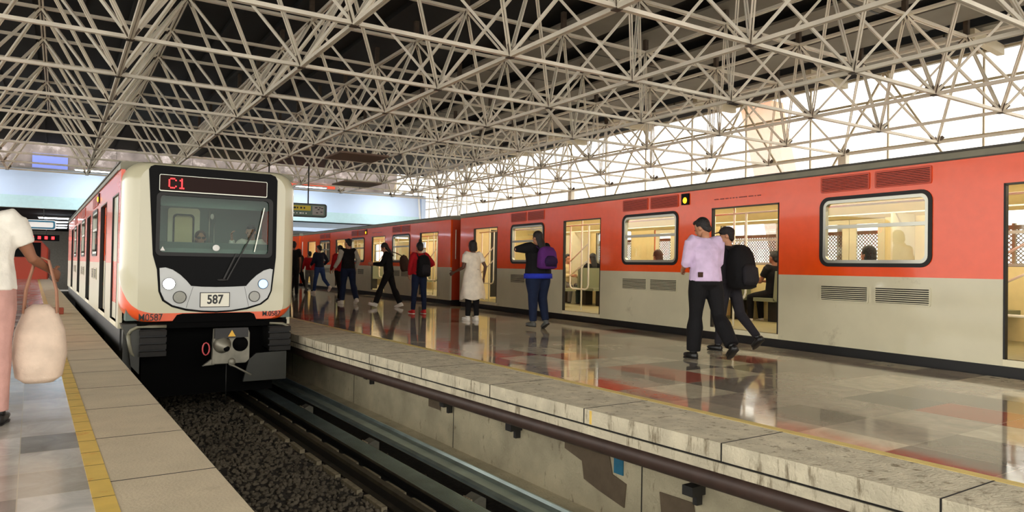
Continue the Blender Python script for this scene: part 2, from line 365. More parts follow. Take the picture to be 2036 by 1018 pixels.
patch([(5.2, -.44), (5.2, -.54), (4.95, -.60), (4.92, -.75), (4.72, -.80), (4.40, -.86), (4.38, -.66), (4.55, -.62), (4.60, -.44)], 'stepped brown repainted patch on the pit wall beside the blue mark')
patch([(7.62, -.50), (7.92, -.50), (7.92, -.62), (7.62, -.62)], 'small brown rectangle painted on the pit wall far from the camera')
patch([(4.42, -.46), (4.53, -.46), (4.53, -.60), (4.42, -.60)], 'blue painted square on the pit wall under the conduit', 'blue')
b = MB(); b.box(edge_r(4.3)-.004, edge_r(4.3)+.02, 4.32, 4.345, -.11, -.005, 'yellow'); tag(b.build('paint_mark', rz=TH_P), 'short yellow painted tick on the face of the right platform edge', 'paint mark')

# ------------------------------------------------------------------ track
def long_strip(name, label, cat, parts, group=None):
    t = thing(name, label, cat, rz=TH_P, group=group)
    for nm, boxes in parts:
        b = MB()
        for bx in boxes: b.box(*bx)
        b.build(nm, t)
    return t
Z0 = -1.05
Y0, Y1 = -6, 58
for nm, c0, lab in (('left', 1.02, 'ribbed steel running pad on the far side of the pit below the left platform'), ('right', 3.18, 'wide polished ribbed steel running pad between rail and pit wall')):
    long_strip('running_pad', lab, 'rail', [('top_flange', [(c0, c0+.24, Y0, Y1, Z0-.025, Z0, 'rail')]+[(c0+.006+.021*k, c0+.021+.021*k, Y0, Y1, Z0, Z0+.005, 'shiny') for k in range(11)]), ('web', [(c0+.11, c0+.15, Y0, Y1, Z0-.16, Z0-.025, 'dark')]), ('base_flange', [(c0-.01, c0+.25, Y0, Y1, Z0-.18, Z0-.16, 'dark')])])
for c0, lab in ((1.42, 'steel rail beside the left running pad, partly under the platform'), (2.93, 'dark steel rail beside the polished running pad')):
    long_strip('steel_rail', lab, 'rail', [('rail_head', [(c0, c0+.065, Y0, Y1, Z0-.05, Z0-.01, 'rail')]), ('rail_web', [(c0+.022, c0+.043, Y0, Y1, Z0-.15, Z0-.05, 'dark')]), ('rail_foot', [(c0-.04, c0+.105, Y0, Y1, Z0-.165, Z0-.15, 'rail')])])
t = thing('guide_bar', 'polished angled guide bar running along the foot of the pit wall', 'rail', rz=TH_P)
b = MB(); sec = [(3.66, -1.035), (3.70, -1.02), (3.84, -1.03), (3.885, -1.01), (3.90, -.985), (3.92, -.985), (3.92, -1.07), (3.66, -1.07)]
b.prism([(x, z) for x, z in sec], Y0, Y1, 'shiny', axis='y'); b.build('bar', t)
ORD = ['first', 'second', 'third', 'fourth', 'fifth', 'sixth', 'seventh', 'eighth', 'ninth', 'tenth', 'eleventh', 'twelfth', 'thirteenth', 'fourteenth', 'fifteenth', 'sixteenth', 'seventeenth', 'eighteenth', 'nineteenth', 'twentieth']
for k in range(8):
    y = 3.4+k*2.55
    ins = thing('insulator_block', ORD[k]+' ribbed insulator block from the camera, between running pad and guide bar', 'insulator', fr(TH_P, 3.56, y, -1.235), TH_P, 'ribbed insulators under the guide bar')
    b = MB(); b.prism([(-.10, 0), (.12, 0), (.12, .12), (.06, .15), (-.05, .10)], -.09, .09, 'castgrey', axis='y'); b.build('block', ins)
    for j in range(4):
        b = MB(); b.bar((-.10, -.07+.045*j, .03), (-.03, -.07+.045*j, .13), .014, .02, 'railpale'); b.build('rib', ins)
for k in range(20):
    y = 2.6+.62*k; tt = thing('rail_pad', ORD[k]+' pale sleeper pad from the camera beside the steel rail', 'rail fixing', fr(TH_P, 2.80, y, -1.20), TH_P, 'pads along the steel rail')
    b = MB(); b.box(0, .06, 0, .44, -.035, .015, 'railpale'); b.build('inner_pad', tt)
    b = MB(); b.box(.275, .305, .10, .54, -.035, .085, 'railpale'); b.build('outer_pad', tt)
# ballast bed and stones
b = MB(); b.box(.5, 3.93, -8, 47, -1.33, -1.235, 'bed'); struct(b.build('floor_pit', rz=TH_P))
def stones(name, n, cx, ty, smin, smax, seed):
    rnd = random.Random(seed); vs = []; fs = []
    base = bmesh.new(); bmesh.ops.create_icosphere(base, subdivisions=1, radius=1); bv = [v.co.copy() for v in base.verts]; bf = [[v.index for v in f.verts] for f in base.faces]; base.free()
    for k in range(n):
        s = rnd.uniform(smin, smax); R = Matrix.Rotation(rnd.uniform(0, 6.3), 3, Vector((rnd.random()-.5, rnd.random()-.5, rnd.random()-.5)).normalized())
        sc = Vector((rnd.uniform(.7, 1.4), rnd.uniform(.6, 1.1), rnd.uniform(.45, .9)))
        u = rnd.random(); c = cx[0]+(cx[1]-cx[0])*rnd.random(); t = ty[0]+(ty[1]-ty[0])*u**1.5; o = len(vs)
        p = Vector((c, t, -1.235+rnd.uniform(-.01, .022)))
        for v in bv:
            w = Vector((v.x*sc.x, v.y*sc.y, v.z*sc.z))*s*rnd.uniform(.78, 1.15); vs.append(p+R @ w)
        fs += [[o+i for i in f] for f in bf]
    me = bpy.data.meshes.new(name); me.from_pydata(vs, [], fs); me.materials.append(M['stone'])
    o = bpy.data.objects.new(name, me); COL.objects.link(o); o.rotation_euler.z = TH_P; return o
tag(stones('ballast', 9000, (1.56, 2.86), (.8, 15), .014, .036, 3), 'dark crushed stone ballast filling the track bed between the rails', 'ballast', kind='stuff')
tag(stones('ballast', 2600, (3.44, 3.66), (1.5, 14), .012, .034, 4), 'crushed stone ballast between the running pad and the guide bar', 'ballast', kind='stuff')

# ================================================================== ROOF: ceiling and space frame
ZB = 4.441; SP = 2.5527; DP = 2.1; G0 = (.8159, 12.080)
def gp(i, j, z): return Vector((G0[0]+j*SP, G0[1]-i*SP, z))
t = struct(bpy.data.objects.new('ceiling', None)); COL.objects.link(t); t.rotation_euler.z = TH_G
b = MB(); b.box(-14, 21, -6, 44, 7.1, 7.25, 'ceil'); b.build('deck', t)
b = MB()
for k in range(20): x = -13.4+1.05*k; b.box(x, x+.12, -6, 44, 6.98, 7.1, 'ceil')
b.build('purlin', t)
for k in range(5):
    x = 9.9+2.02*k; b = MB(); b.box(x, x+1.25, -6, 33, 6.86, 6.92, 'ceilpanel')
    for j in range(13): b.box(x-.01, x+1.26, -6+3*j, -5.95+3*j, 6.85, 6.93, 'gutter')
    b.build('ceiling_panel', t)
NI0, NI1, NJ0, NJ1 = -8, 4, -3, 7
sf = thing('space_frame', 'cream painted steel lattice roof frame hanging over both tracks', 'roof truss', rz=TH_G)
def pair(b, p, q, w, h, gap, m='steel'):
    b.bar(p, q, w, h, m, off=(w+gap)/2); b.bar(p, q, w, h, m, off=-(w+gap)/2)
for j in range(NJ0, NJ1+1):
    b = MB(); pair(b, gp(NI0, j, ZB), gp(NI1, j, ZB), .030, .06, .012); b.build('lower_chord', sf)
for i in range(NI0, NI1+1):
    b = MB(); pair(b, gp(i, NJ0, ZB+.012), gp(i, NJ1, ZB+.012), .030, .055, .012); b.build('lower_chord', sf)
for j in range(NJ0, NJ1):
    b = MB(); pair(b, gp(NI0+.5, j+.5, ZB+DP), gp(NI1-.5, j+.5, ZB+DP), .032, .06, .03); b.build('upper_chord', sf)
for i in range(NI0, NI1):
    b = MB(); pair(b, gp(i+.5, NJ0+.5, ZB+DP), gp(i+.5, NJ1-.5, ZB+DP), .032, .06, .03); b.build('upper_chord', sf)
camL = Vector((0, 0, 1.12)); fwd = (math.sin(TH_G), math.cos(TH_G))   # camera axis in the roof frame
diags = []
for i in range(NI0, NI1):
    for j in range(NJ0, NJ1):
        top = gp(i+.5, j+.5, ZB+DP)
        for di in (0, 1):
            for dj in (0, 1):
                q = gp(i+di, j+dj, ZB); mid = (top+q)/2; f_ = mid.x*fwd[0]+mid.y*fwd[1]; l_ = mid.x*fwd[1]-mid.y*fwd[0]
                vis = f_ > 1 and abs(l_/f_) < .72 and (mid.z-1.1)/f_ < .40
                diags.append(((mid-camL).length+(0 if vis else 1000), top, q))
diags.sort(key=lambda d: d[0])
rest = MB()
for k, (_, p, q) in enumerate(diags):
    d = (q-p).normalized(); p2 = p+d*.05; q2 = q-d*.05
    b = MB() if k < 98 else rest; pair(b, p2, q2, .024, .045, .014)
    if k < 98: b.build('diagonal', sf)
tag(rest.build('diagonal', sf), kind='stuff')
nodes = [gp(i, j, ZB) for i in range(NI0, NI1+1) for j in range(NJ0, NJ1+1)]+[gp(i+.5, j+.5, ZB+DP) for i in range(NI0, NI1) for j in range(NJ0, NJ1)]
def nk(p):
    f_ = p.x*fwd[0]+p.y*fwd[1]; l_ = p.x*fwd[1]-p.y*fwd[0]; return (p-camL).length+(0 if f_ > 1 and abs(l_/f_) < .72 and (p.z-1.1)/f_ < .4 else 1000)
nodes.sort(key=nk); rest = MB()
for k, p in enumerate(nodes):
    b = MB() if k < 98 else rest; low = p.z < ZB+1; s = 1 if low else -1
    for a in range(4):
        an = PI/4+a*PI/2; dx, dy = math.cos(an)*.14, math.sin(an)*.14
        b.bar(p+Vector((0, 0, .005*s)), p+Vector((dx, dy, .15*s)), .012, .09, 'steel_d')
    b.box(p.x-.055, p.x+.055, p.y-.055, p.y+.055, p.z-.035, p.z-.02, 'steel_d') if low else b.box(p.x-.05, p.x+.05, p.y-.05, p.y+.05, p.z+.02, p.z+.5, 'steel_d')
    if k < 98: b.build('node_plate', sf)
tag(rest.build('node_plate', sf), kind='stuff')
# columns that carry the frame on the right, behind the right train
for k, (i, j) in enumerate(((0, 7), (-5, 7))):
    p = gp(i, j, 0); q = fr(TH_G, p.x, p.y)
    t = thing('steel_column', ['slim steel column behind the first orange car', 'slim steel column behind the second orange car'][k], 'column', q, TH_G, 'columns behind the right train')
    b = MB(); b.box(-.09, .09, -.12, -.09, 0, ZB, 'steel'); b.box(-.09, .09, .09, .12, 0, ZB, 'steel'); b.box(-.012, .012, -.09, .09, 0, ZB, 'steel'); b.build('shaft', t)
    b = MB(); b.box(-.2, .2, -.2, .2, 0, .02, 'steel_d'); b.build('base_plate', t)
# square panels hung under the frame
for k, (i, j, z, lab) in enumerate(((-3.35, 2.6, 4.33, 'flat brown square panel hung under the roof frame, nearer one'), (-5.8, 3.5, 4.25, 'flat brown square panel hung under the roof frame, farther one'))):
    p = gp(i, j, z); t = thing('hanging_panel', lab, 'panel', fr(TH_G, p.x, p.y, z), TH_G, 'brown panels under the roof frame')
    b = MB(); b.box(-.75, .75, -.75, .75, -.03, .03, 'brownpanel'); b.build('panel', t, bevel=.01)
    b = MB()
    for x in (-.6, .6):
        for y in (-.6, .6): b.box(x-.008, x+.008, y-.008, y+.008, .03, ZB-z, 'dark')
    b.build('hanger', t)

# ================================================================== far side: glazing, beyond platform
t = struct(bpy.data.objects.new('window_1', None)); COL.objects.link(t); t.rotation_euler.z = TH_G
GC = 19.9
b = MB(); b.box(GC, GC+.02, -6, 62, .9, 6.9, 'frost'); 
M['frost'] = glass_mat('frosted_glazing', (1, 1, 1), .4, .25, (1, .97, .92)); b.build('glass', t)
b = MB()
for k in range(28): y = -6+2.5*k; b.box(GC-.03, GC+.03, y-.02, y+.02, .9, 6.9, 'mullion')
for z in (.92, 2.9, 4.7, 6.1, 6.85): b.box(GC-.035, GC+.035, -6, 62, z-.03, z+.03, 'mullion')
for k in range(14):
    y = -6+5*k; b.bar((GC-.2, y, 2.9), (GC-.2, y+2.5, 6.8), .05, .05, 'mullion'); b.bar((GC-.2, y+5, 2.9), (GC-.2, y+2.5, 6.8), .05, .05, 'mullion')
b.build('frame', t)
b = MB(); b.box(GC-.1, GC+.1, -6, 62, -.1, .9, 'greyw'); struct(b.build('wall_right', rz=TH_G))
b = MB()
for k in range(9): y = -4+4.2*k; b.bar((GC-.05, y, 6.75), (GC-2.4, y-.4, 6.62), .16, .24, 'mullion')
struct(b.build('trim_7', rz=TH_G))
# glazed end beyond the bridge on the right
t = struct(bpy.data.objects.new('window_2', None)); COL.objects.link(t); t.rotation_euler.z = TH_G
b = MB(); b.box(16.9, GC, 36.0, 36.02, 1.2, 6.9, 'frost'); b.build('glass', t)
b = MB()
for k in range(6): x = 16.9+.6*k; b.bar((x, 35.95, 1.2), (x+(.9 if k % 2 else -.5), 35.95, 6.9), .09, .08, 'white')
for z in (1.6, 3.1, 4.6): b.box(16.9, GC, 35.92, 35.98, z, z+.07, 'white')
b.build('frame', t)
# platform beyond the right train + perforated screen
b = MB(); b.prism([toP(fr(TH_1, D1+2.85, -9)), toP(end1+fr(TH_1, 2.85, 0)), toP(end2+fr(th2, 2.85, 0)), toP(end3+fr(th3, 2.85, 0)), (19, 60), (19, -9)], -.2, 0, 'tileR', axis='z'); struct(b.build('floor_beyond', rz=TH_P))
def screen_mat():
    m = bpy.data.materials.new('perforated_sheet'); m.use_nodes = True; nt = m.node_tree; N = nt.nodes; L = nt.links; b = N['Principled BSDF']
    b.inputs['Base Color'].default_value = (*s2l((168, 164, 152)), 1); b.inputs['Roughness'].default_value = .5
    tc = N.new('ShaderNodeTexCoord'); s = N.new('ShaderNodeSeparateXYZ'); L.new(tc.outputs['Object'], s.inputs[0])
    def sn(x, k, sg):
        a = N.new('ShaderNodeMath'); a.operation = 'MULTIPLY_ADD'; a.inputs[1].default_value = sg; L.new(s.outputs[2], a.inputs[0]); L.new(s.outputs[1], a.inputs[2])
        c = N.new('ShaderNodeMath'); c.operation = 'MULTIPLY'; c.inputs[1].default_value = k; L.new(a.outputs[0], c.inputs[0])
        d = N.new('ShaderNodeMath'); d.operation = 'SINE'; L.new(c.outputs[0], d.inputs[0]); e = N.new('ShaderNodeMath'); e.operation = 'ABSOLUTE'; L.new(d.outputs[0], e.inputs[0]); return e.outputs[0]
    mn = N.new('ShaderNodeMath'); mn.operation = 'MINIMUM'; L.new(sn(0, 45, 1), mn.inputs[0]); L.new(sn(0, 45, -1), mn.inputs[1])
    lt = N.new('ShaderNodeMath'); lt.operation = 'LESS_THAN'; lt.inputs[1].default_value = .42; L.new(mn.outputs[0], lt.inputs[0]); L.new(lt.outputs[0], b.inputs['Alpha']); return m
M['screen'] = screen_mat()
# strip lamps hung in front of the bridge
for k, (c, lab) in enumerate(((-3.5, 'leftmost strip lamp hung before the blue bridge'), (1.2, 'strip lamp hung before the blue bridge left of the arriving train'), (5.5, 'strip lamp hung before the blue bridge above the arriving cab'), (10., 'strip lamp hung before the blue bridge beside the hanging sign'), (14.5, 'rightmost strip lamp hung before the blue bridge'))):
    t = thing('strip_lamp', lab, 'lamp', fr(TH_G, c, 33.9, 4.75), TH_G, 'strip lamps before the bridge')
    b = MB(); b.box(-.8, .8, -.07, .07, 0, .06, 'white'); b.build('housing', t); b = MB(); b.box(-.75, .75, -.04, .04, -.03, 0, 'fluor'); b.build('tube', t)
    b = MB(); b.box(-.7, -.69, -.006, .006, .06, 1.75, 'dark'); b.build('rod', t); b = MB(); b.box(.69, .7, -.006, .006, .06, 1.75, 'dark'); b.build('rod', t)
    ld = bpy.data.lights.new('lamp_light', 'AREA'); ld.shape = 'RECTANGLE'; ld.size = 1.5; ld.size_y = .1; ld.energy = 52; ld.color = (.86, .93, 1.0)
    lo = bpy.data.objects.new('lamp_light', ld); COL.objects.link(lo); lo.parent = t; lo.location = (0, 0, -.035); lo.rotation_euler = (math.radians(35), 0, 0)
t = thing('mesh_fence', 'grey diamond mesh fence standing behind the right train', 'fence', rz=TH_1)
b = MB(); b.box(12.6, 12.61, -6, 34, .12, 1.85, 'screen'); b.build('mesh_panel', t)
for k in range(14): b = MB(); b.box(12.57, 12.62, -6+3*k, -5.95+3*k, 0, 1.95, 'mullion'); b.build('post', t)
b = MB(); b.box(12.57, 12.62, -6, 34, 1.85, 1.92, 'mullion'); b.build('top_rail', t)
# tan pier outside the glazing
b = MB(); b.prism([(16.8, 0), (18.2, 0), (20.25, 8), (18.75, 8)], 24, 24.8, 'tan', axis='x'); tag(b.build('building_pier', rz=TH_G), 'leaning tan plastered pier outside the bright glazing', 'pier')

# ================================================================== far end: blue bridge and what is under and over it
b = MB(); b.box(-9, 16.8, 36, 36.4, 3.75, 4.86, 'bluewall'); b.box(-9, 16.8, 35.97, 36.4, 3.24, 3.75, 'tealwall'); b.box(-9, 16.85, 35.9, 36.5, 4.86, 4.93, 'greyw'); b.box(16.75, 17.0, 35.9, 36.5, 0, 4.93, 'bluewall')
struct(b.build('wall_bridge', rz=TH_G))
b = MB(); b.box(-9, 20, 36.4, 64, 3.22, 3.45, 'matblack'); b.box(-9, 20, 64, 64.4, -1.2, 3.4, 'greyw'); b.box(6.5, 20, 36.4, 37.2, 2.75, 3.2, 'bluewall'); b.box(6.5, 20, 41, 41.6, 2.6, 3.2, 'greyw'); struct(b.build('ceiling_underpass', rz=TH_G))
b = MB(); b.box(-9, 20, 36.4, 47, 3.45, 3.6, 'greyw'); b.box(-14, 20, 47, 47.3, 3.6, 15, 'clutter'); struct(b.build('floor_bridge', rz=TH_G))
for k, (c, tt) in enumerate(((-.3, 41), (-.3, 45), (-.3, 49), (-.3, 53), (8, 39), (10.5, 43), (12.2, 39.5))):
    b = MB(); b.box(-.6, .6, -.06, .06, -.05, 0, 'fluor'); b.box(-.65, .65, -.09, .09, 0, .04, 'white')
    tag(b.build('fluorescent_lamp', loc=fr(TH_G, c, tt, 3.1), rz=TH_G), ['nearest', 'second', 'third', 'farthest'][k]+' white fluorescent lamp above the far end of the left platform' if k < 4 else ['first lamp right of the arriving cab', 'middle lamp right of the arriving cab', 'lamp furthest right'][k-4]+' under the blue bridge', 'lamp', 'lamps under the bridge')
for k, (x0, x1, z0, z1, m, lab, cat, nm) in enumerate(((-1.4, .25, 5.9, 6.9, 'periw', 'pale blue board on the upper level wall at far left', 'board', 'wall_board'), (-1.4, -.05, 4.95, 5.8, 'creamin', 'beige shutter on the upper level at far left', 'shutter', 'roller_shutter'), (.1, .75, 4.95, 5.75, 'matblack', 'dark opening beside the beige shutter on the upper level', 'opening', 'doorway'), (4.2, 6.6, 5.6, 6.1, 'bluewall', 'long blue banner on the upper level behind the roof frame', 'banner', 'banner'), (7.2, 9.8, 5.2, 6.0, 'signyellow', 'pale yellow banner on the upper level behind the cab roof', 'banner', 'banner'), (11.5, 15.5, 5.0, 6.4, 'orange_v', 'dull red panel on the upper level behind the hanging sign', 'panel', 'wall_panel'))):
    b = MB(); b.box(x0, x1, 46.9, 46.98, z0, z1, m); tag(b.build(nm, rz=TH_G), lab, cat)
# distant orange train nose, its sign and the box on the platform at far left
t = thing('distant_train', 'orange nose of a far train under the bridge at far left', 'train', fr(TH_G, -3.0, 47, 0), TH_G)
b = MB(); b.prism([(0, -.9), (2.45, -.9), (2.45, 1.7), (1.9, 2.35), (.5, 2.35), (0, 1.7)], 0, 8, 'orange_v', axis='y'); b.build('car_body', t, bevel=.05)
b = MB(); b.box(.4, 2.1, -.04, .01, 1.2, 2.0, 'black'); b.build('windscreen', t)
t = thing('platform_sign', 'small white platform sign with blue outline hanging under the bridge', 'sign', fr(TH_G, -.62, 36.0, 2.35), TH_G)
b = MB(); b.prism(rrect(-.7, .45, 0, .4, .08), -.05, .05, 'white', axis='y'); b.build('panel', t); b = MB(); b.prism(rrect(-.66, .41, .03, .37, .07), -.06, -.05, 'blue', axis='y', holes=[rrect(-.60, .35, .09, .31, .05)]); b.build('outline', t)
b = MB(); b.box(-.02, .02, -.02, .02, .4, .9, 'dark'); b.build('rod', t)
t = thing('led_sign', 'small dark sign with red lit characters under the bridge at far left', 'sign', fr(TH_G, -.6, 42, 2.0), TH_G)
b = MB(); b.box(-.8, .55, -.05, .05, 0, .3, 'black'); b.build('panel', t)
for k in range(4): b = MB(); b.box(-.62+.28*k, -.50+.28*k, -.06, -.05, .08, .22, 'led'); b.build('lit_character', t)
b = MB(); b.box(-.02, .02, -.02, .02, .3, 1.2, 'dark'); b.build('rod', t)
b = MB(); b.box(-.2, .2, -.12, .12, 0, .13, 'redbox'); tag(b.build('step_block', loc=(-9.3, 14.5, 0), rz=TH_P, bevel=.01), 'low red brown block lying on the left platform', 'block')

# hanging direction sign over the right platform
t = thing('direction_sign', 'long rounded direction sign with yellow band hung over the right platform', 'sign', (-7.5, 24.2, 2.70), TH_P-.12)
b = MB(); b.prism(rrect(-1.25, 1.17, 0, .46, .08), -.09, .09, 'dark', axis='y'); b.build('frame', t, bevel=.01)
b = MB(); b.prism(rrect(-1.2, 1.12, .04, .42, .06), -.10, -.09, 'signgreen', axis='y'); 
b.box(-1.1, .62, -.106, -.10, .21, .38, 'signyellow'); 
b.box(.68, 1.06, -.106, -.10, .08, .38, 'signgrey'); 
rnd = random.Random(5)
for k in range(14): x = -1.05+.11*k; b.box(x, x+rnd.uniform(.04, .09), -.109, -.106, .27, .33, 'ink')
for k in range(16): x = -1.05+.1*k; b.box(x, x+rnd.uniform(.03, .08), -.104, -.10, .10, .14, 'white')
for k in range(7): x = .70+rnd.uniform(0, .28); z = .1+rnd.uniform(0, .22); b.box(x, x+.07, -.109, -.106, z, z+.03, 'ink')
b.build('face', t)
for x in (-.75, .55): b = MB(); b.tube([(x, 0, .46), (x, 0, 1.75)], .022, 'dark'); b.build('rod', t)

# ================================================================== TRAINS
def wall_cells(b, x0, x1, ya, yb, ops, bands):
    ys = sorted({ya, yb}|{o[0] for o in ops}|{o[1] for o in ops})
    for y0, y1 in zip(ys[:-1], ys[1:]):
        op = next((o for o in ops if o[0] <= y0+1e-6 and o[1] >= y1-1e-6), None)
        for z0, z1, m in bands:
            if op is None: b.box(x0, x1, y0, y1, z0, z1, m); continue
            if op[2] > z0: b.box(x0, x1, y0, y1, z0, min(z1, op[2]), m)
            if op[3] < z1: b.box(x0, x1, y0, y1, max(z0, op[3]), z1, m)
def window_parts(root, y0, y1, z0, z1, x, out, inner=True):
    """rounded rubber seal, aluminium frame, sliding rail and two panes; out = -1/+1 outward direction"""
    f = MB(); f.prism(rrect(y0, y1, z0, z1, .13), x+out*.014, x-out*.06, 'rubber', axis='x', holes=[rrect(y0+.045, y1-.045, z0+.045, z1-.045, .09)])
    fo = f.build('window_seal', root)
    a = MB(); a.prism(rrect(y0+.045, y1-.045, z0+.045, z1-.045, .09), x+out*.006, x-out*.05, 'alu', axis='x', holes=[rrect(y0+.085, y1-.085, z0+.085, z1-.085, .06)])
    zm = z0+(z1-z0)*.565
    a.box(x-out*.045, x+out*.004, y0+.08, y1-.08, zm-.022, zm+.022, 'alu'); a.build('window_frame', fo)
    for za, zb, dx in ((z0+.07, zm, .02), (zm, z1-.07, .03)):
        g = MB(); g.box(x-out*dx-.002, x-out*dx+.002, y0+.07, y1-.07, za, zb, 'glass'); g.build('pane', fo)
def vents(root, y0, y1, z0, z1, m, x, out, n):
    ym = (y0+y1)/2
    for a, c in ((y0, ym-.035), (ym+.035, y1)):
        b = MB(); b.prism(rrect(a, c, z0, z1, .02, 2), x+out*.004, x+out*.012, m, axis='x', holes=[rrect(a+.018, c-.018, z0+.018, z1-.018, .01, 2)])
        b.box(x+out*.001, x+out*.003, a+.01, c-.01, z0+.01, z1-.01, 'slot')
        for k in range(n):
            z = z0+.03+(z1-z0-.05)*k/(n-1)
            b.bar((x+out*.006, a+.015, z), (x+out*.006, c-.015, z), .014, .011, m, up=(0, 0, 1))
        b.build('vent_grille', root)
def make_car(label, W, ya, yb, doors, wins, inner, lamp_y, group, open_doors=True, cat='train', rt=2.50):
    root = thing('subway_car', label, cat, group=group)
    ops = [(d0, d1, .25, 2.07) for d0, d1 in doors]+[(w0+.04, w1-.04, 1.23, 2.04) for w0, w1 in wins]
    bands = [(.18, 1.075, 'cream'), (1.075, 2.37, 'orange')]
    b = MB(); wall_cells(b, 0, .05, ya, yb, ops, bands); b.build('side_wall', root)
    b = MB(); wall_cells(b, W-.05, W, ya, yb, ops, bands)
    if inner: wall_cells(b, W-.07, W-.05, ya, yb, ops, [(.25, 2.3, 'yellowin')])
    b.build('side_wall', root)
    b = MB(); b.prism([(-.012, 2.372), (-.012, 2.46), (.05, 2.48), (.16, 2.488), (.5, rt), (W-.5, rt), (W-.16, 2.488), (W-.05, 2.48), (W+.012, 2.46), (W+.012, 2.372)], ya, yb, 'roofgrey', axis='y')
    b.box(-.03, .0, ya+.02, yb-.02, 2.455, 2.478, 'gutter'); b.box(-.02, -.012, ya+.3, yb-.3, 2.375, 2.385, 'gutter'); b.build('roof', root)
    b = MB(); b.box(.03, W-.03, ya+.02, yb-.02, -.12, .185, 'rubber'); b.box(.25, W-.25, ya+.4, yb-.4, -.85, -.12, 'matblack'); b.build('underframe', root)
    for s, y in ((0, ya), (1, yb)):
        b = MB(); y0, y1 = (y, y+.05) if s == 0 else (y-.05, y)
        if s == 0 and not inner: b.prism([(.05, 1.9), (W-.05, 1.9), (W-.05, 2.37), (.05, 2.37)], y0, y1, 'cabgreen', axis='y')
        else:
            b.prism([(.05, .19), (W-.05, .19), (W-.05, 2.37), (.05, 2.37)], y0, y1, 'orange_v' , axis='y')
            if inner: b.box(.06, W-.07, y1 if s == 0 else y0-.01, y1+.01 if s == 0 else y0, .25, 2.3, 'yellowin')
            b.box(W/2-.35, W/2+.35, y0-.012, y1+.012, .3, 2.1, 'dark')
        b.build('end_wall', root)
    for w0, w1 in wins:
        window_parts(root, w0, w1, 1.19, 2.08, 0, -1); window_parts(root, w0, w1, 1.19, 2.08, W, 1)
        vents(root, w0+.01, w1-.01, 2.14, 2.345, 'orange_v', 0, -1, 9); vents(root, w0+.01, w1-.01, .745, .965, 'cream', 0, -1, 8)
    for d0, d1 in doors:
        b = MB(); b.box(-.003, .05, d0, d1, .185, .25, 'creamin'); b.box(-.004, .05, d0, d0+.02, .25, 2.07, 'rubber'); b.box(-.004, .05, d1-.02, d1, .25, 2.07, 'rubber'); b.box(-.004, .05, d0, d1, 2.05, 2.07, 'gutter'); b.build('door_surround', root)
        for x0, x1, openit in ((.06, .085, open_doors), (W-.045, W-.02, False)):
            if openit: continue
            for a, c in ((d0+.02, (d0+d1)/2-.005), ((d0+d1)/2+.005, d1-.02)):
                b = MB(); z = [(.25, 1.10, 'cream'), (1.10, 2.07, 'orange')] if not inner else [(.25, 2.07, 'creamin')]
                wall_cells(b, x0, x1, a, c, [(a+.12, c-.12, 1.2, 1.9)], z); dl = b.build('door', root)
                g = MB(); g.box((x0+x1)/2-.002, (x0+x1)/2+.002, a+.12, c-.12, 1.2, 1.9, 'glass'); g.build('pane', dl)
    b = MB(); b.box(-.02, .0, lamp_y, lamp_y+.17, 2.16, 2.34, 'black'); lo = b.build('side_lamp', root)
    b = MB(); b.ell((-.02, lamp_y+.085, 2.23), (.02, .045, .05), 'amber'); b.build('lens', lo)
    if inner:
        b = MB(); b.box(.05, W-.07, ya+.05, yb-.05, .19, .25, 'floorin'); b.build('car_floor', root)
        b = MB(); b.box(.05, W-.07, ya+.05, yb-.05, 2.28, 2.32, 'yellowin'); b.prism([(W-.07, 1.98), (W-.07, 2.28), (W-.42, 2.28)], ya+.06, yb-.06, 'yellowin', axis='y'); b.build('car_ceiling', root)
        for x in (.72, W-.85): b = MB(); b.box(x, x+.12, ya+.4, yb-.4, 2.255, 2.28, 'lampstrip'); b.build('ceiling_lamp', root)
        b = MB()
        for x in (.42, W-.55): b.tube([(x, ya+.3, 2.0), (x, yb-.3, 2.0)], .014, 'pole')
        b.build('hand_rail', root)
        for d0, d1 in doors:
            p = MB(); x = .42; r = .10; a, c = d1+.36, d1-.30
            pts = [(x, a, 2.0), (x, a, .78)]+[(x, a-r+r*math.cos(q), .78-r*math.sin(q)) for q in (PI/4, PI/2)]+[(x, c+r-r*math.cos(q), .78-r*math.sin(q)) for q in (PI/2, PI/4)]+[(x, c, .78), (x, c, 2.0)]
            p.tube(pts, .017, 'pole'); p.tube([(x, d1-.06, .25), (x, d1-.06, 2.28)], .017, 'pole')
            p.tube([(x, a, 1.25), (x, c, 1.62)], .014, 'pole'); p.tube([(x, a, .95), (x, c, 1.28)], .014, 'pole'); p.build('door_rail', root)
            p = MB(); p.tube([(x, d0+.32, 2.28), (x, d0+.32, .7), (x, d0+.26, .62), (x, d0+.16, .6)], .017, 'pole'); p.tube([(x, d0+.32, 1.35), (x, d0-.1, 1.1)], .014, 'pole'); p.tube([(x, d0-.1, .25), (x, d0-.1, 2.28)], .017, 'pole'); p.build('door_rail', root)
        for w0, w1 in wins:
            ym = (w0+w1)/2
            for x0, x1 in ((.12, .98), (W-1.0, W-.1)):
                for s in (-1, 1):
                    b = MB(); b.box(x0, x1, min(ym+s*.13, ym+s*.52), max(ym+s*.13, ym+s*.52), .60, .66, 'seat'); b.prism([(ym+s*.06, .62), (ym+s*.12, .62), (ym+s*.10, 1.12), (ym+s*.05, 1.12)], x0, x1, 'seat', axis='x'); b.box(x0+.3, x0+.5, min(ym+s*.2, ym+s*.4), max(ym+s*.2, ym+s*.4), .25, .60, 'dark'); b.build('bench_seat', root)
            b = MB(); b.box(W-.62, W-.08, w1+.18, w1+.21, .25, 2.0, 'creamin'); b.build('partition', root)
    return root
CW = CARW; dn = [(.80+4.12*k, 2.07+4.12*k) for k in range(4)]; wn = [(3.495+4.12*k-.69, 3.495+4.12*k+.77) for k in range(3)]
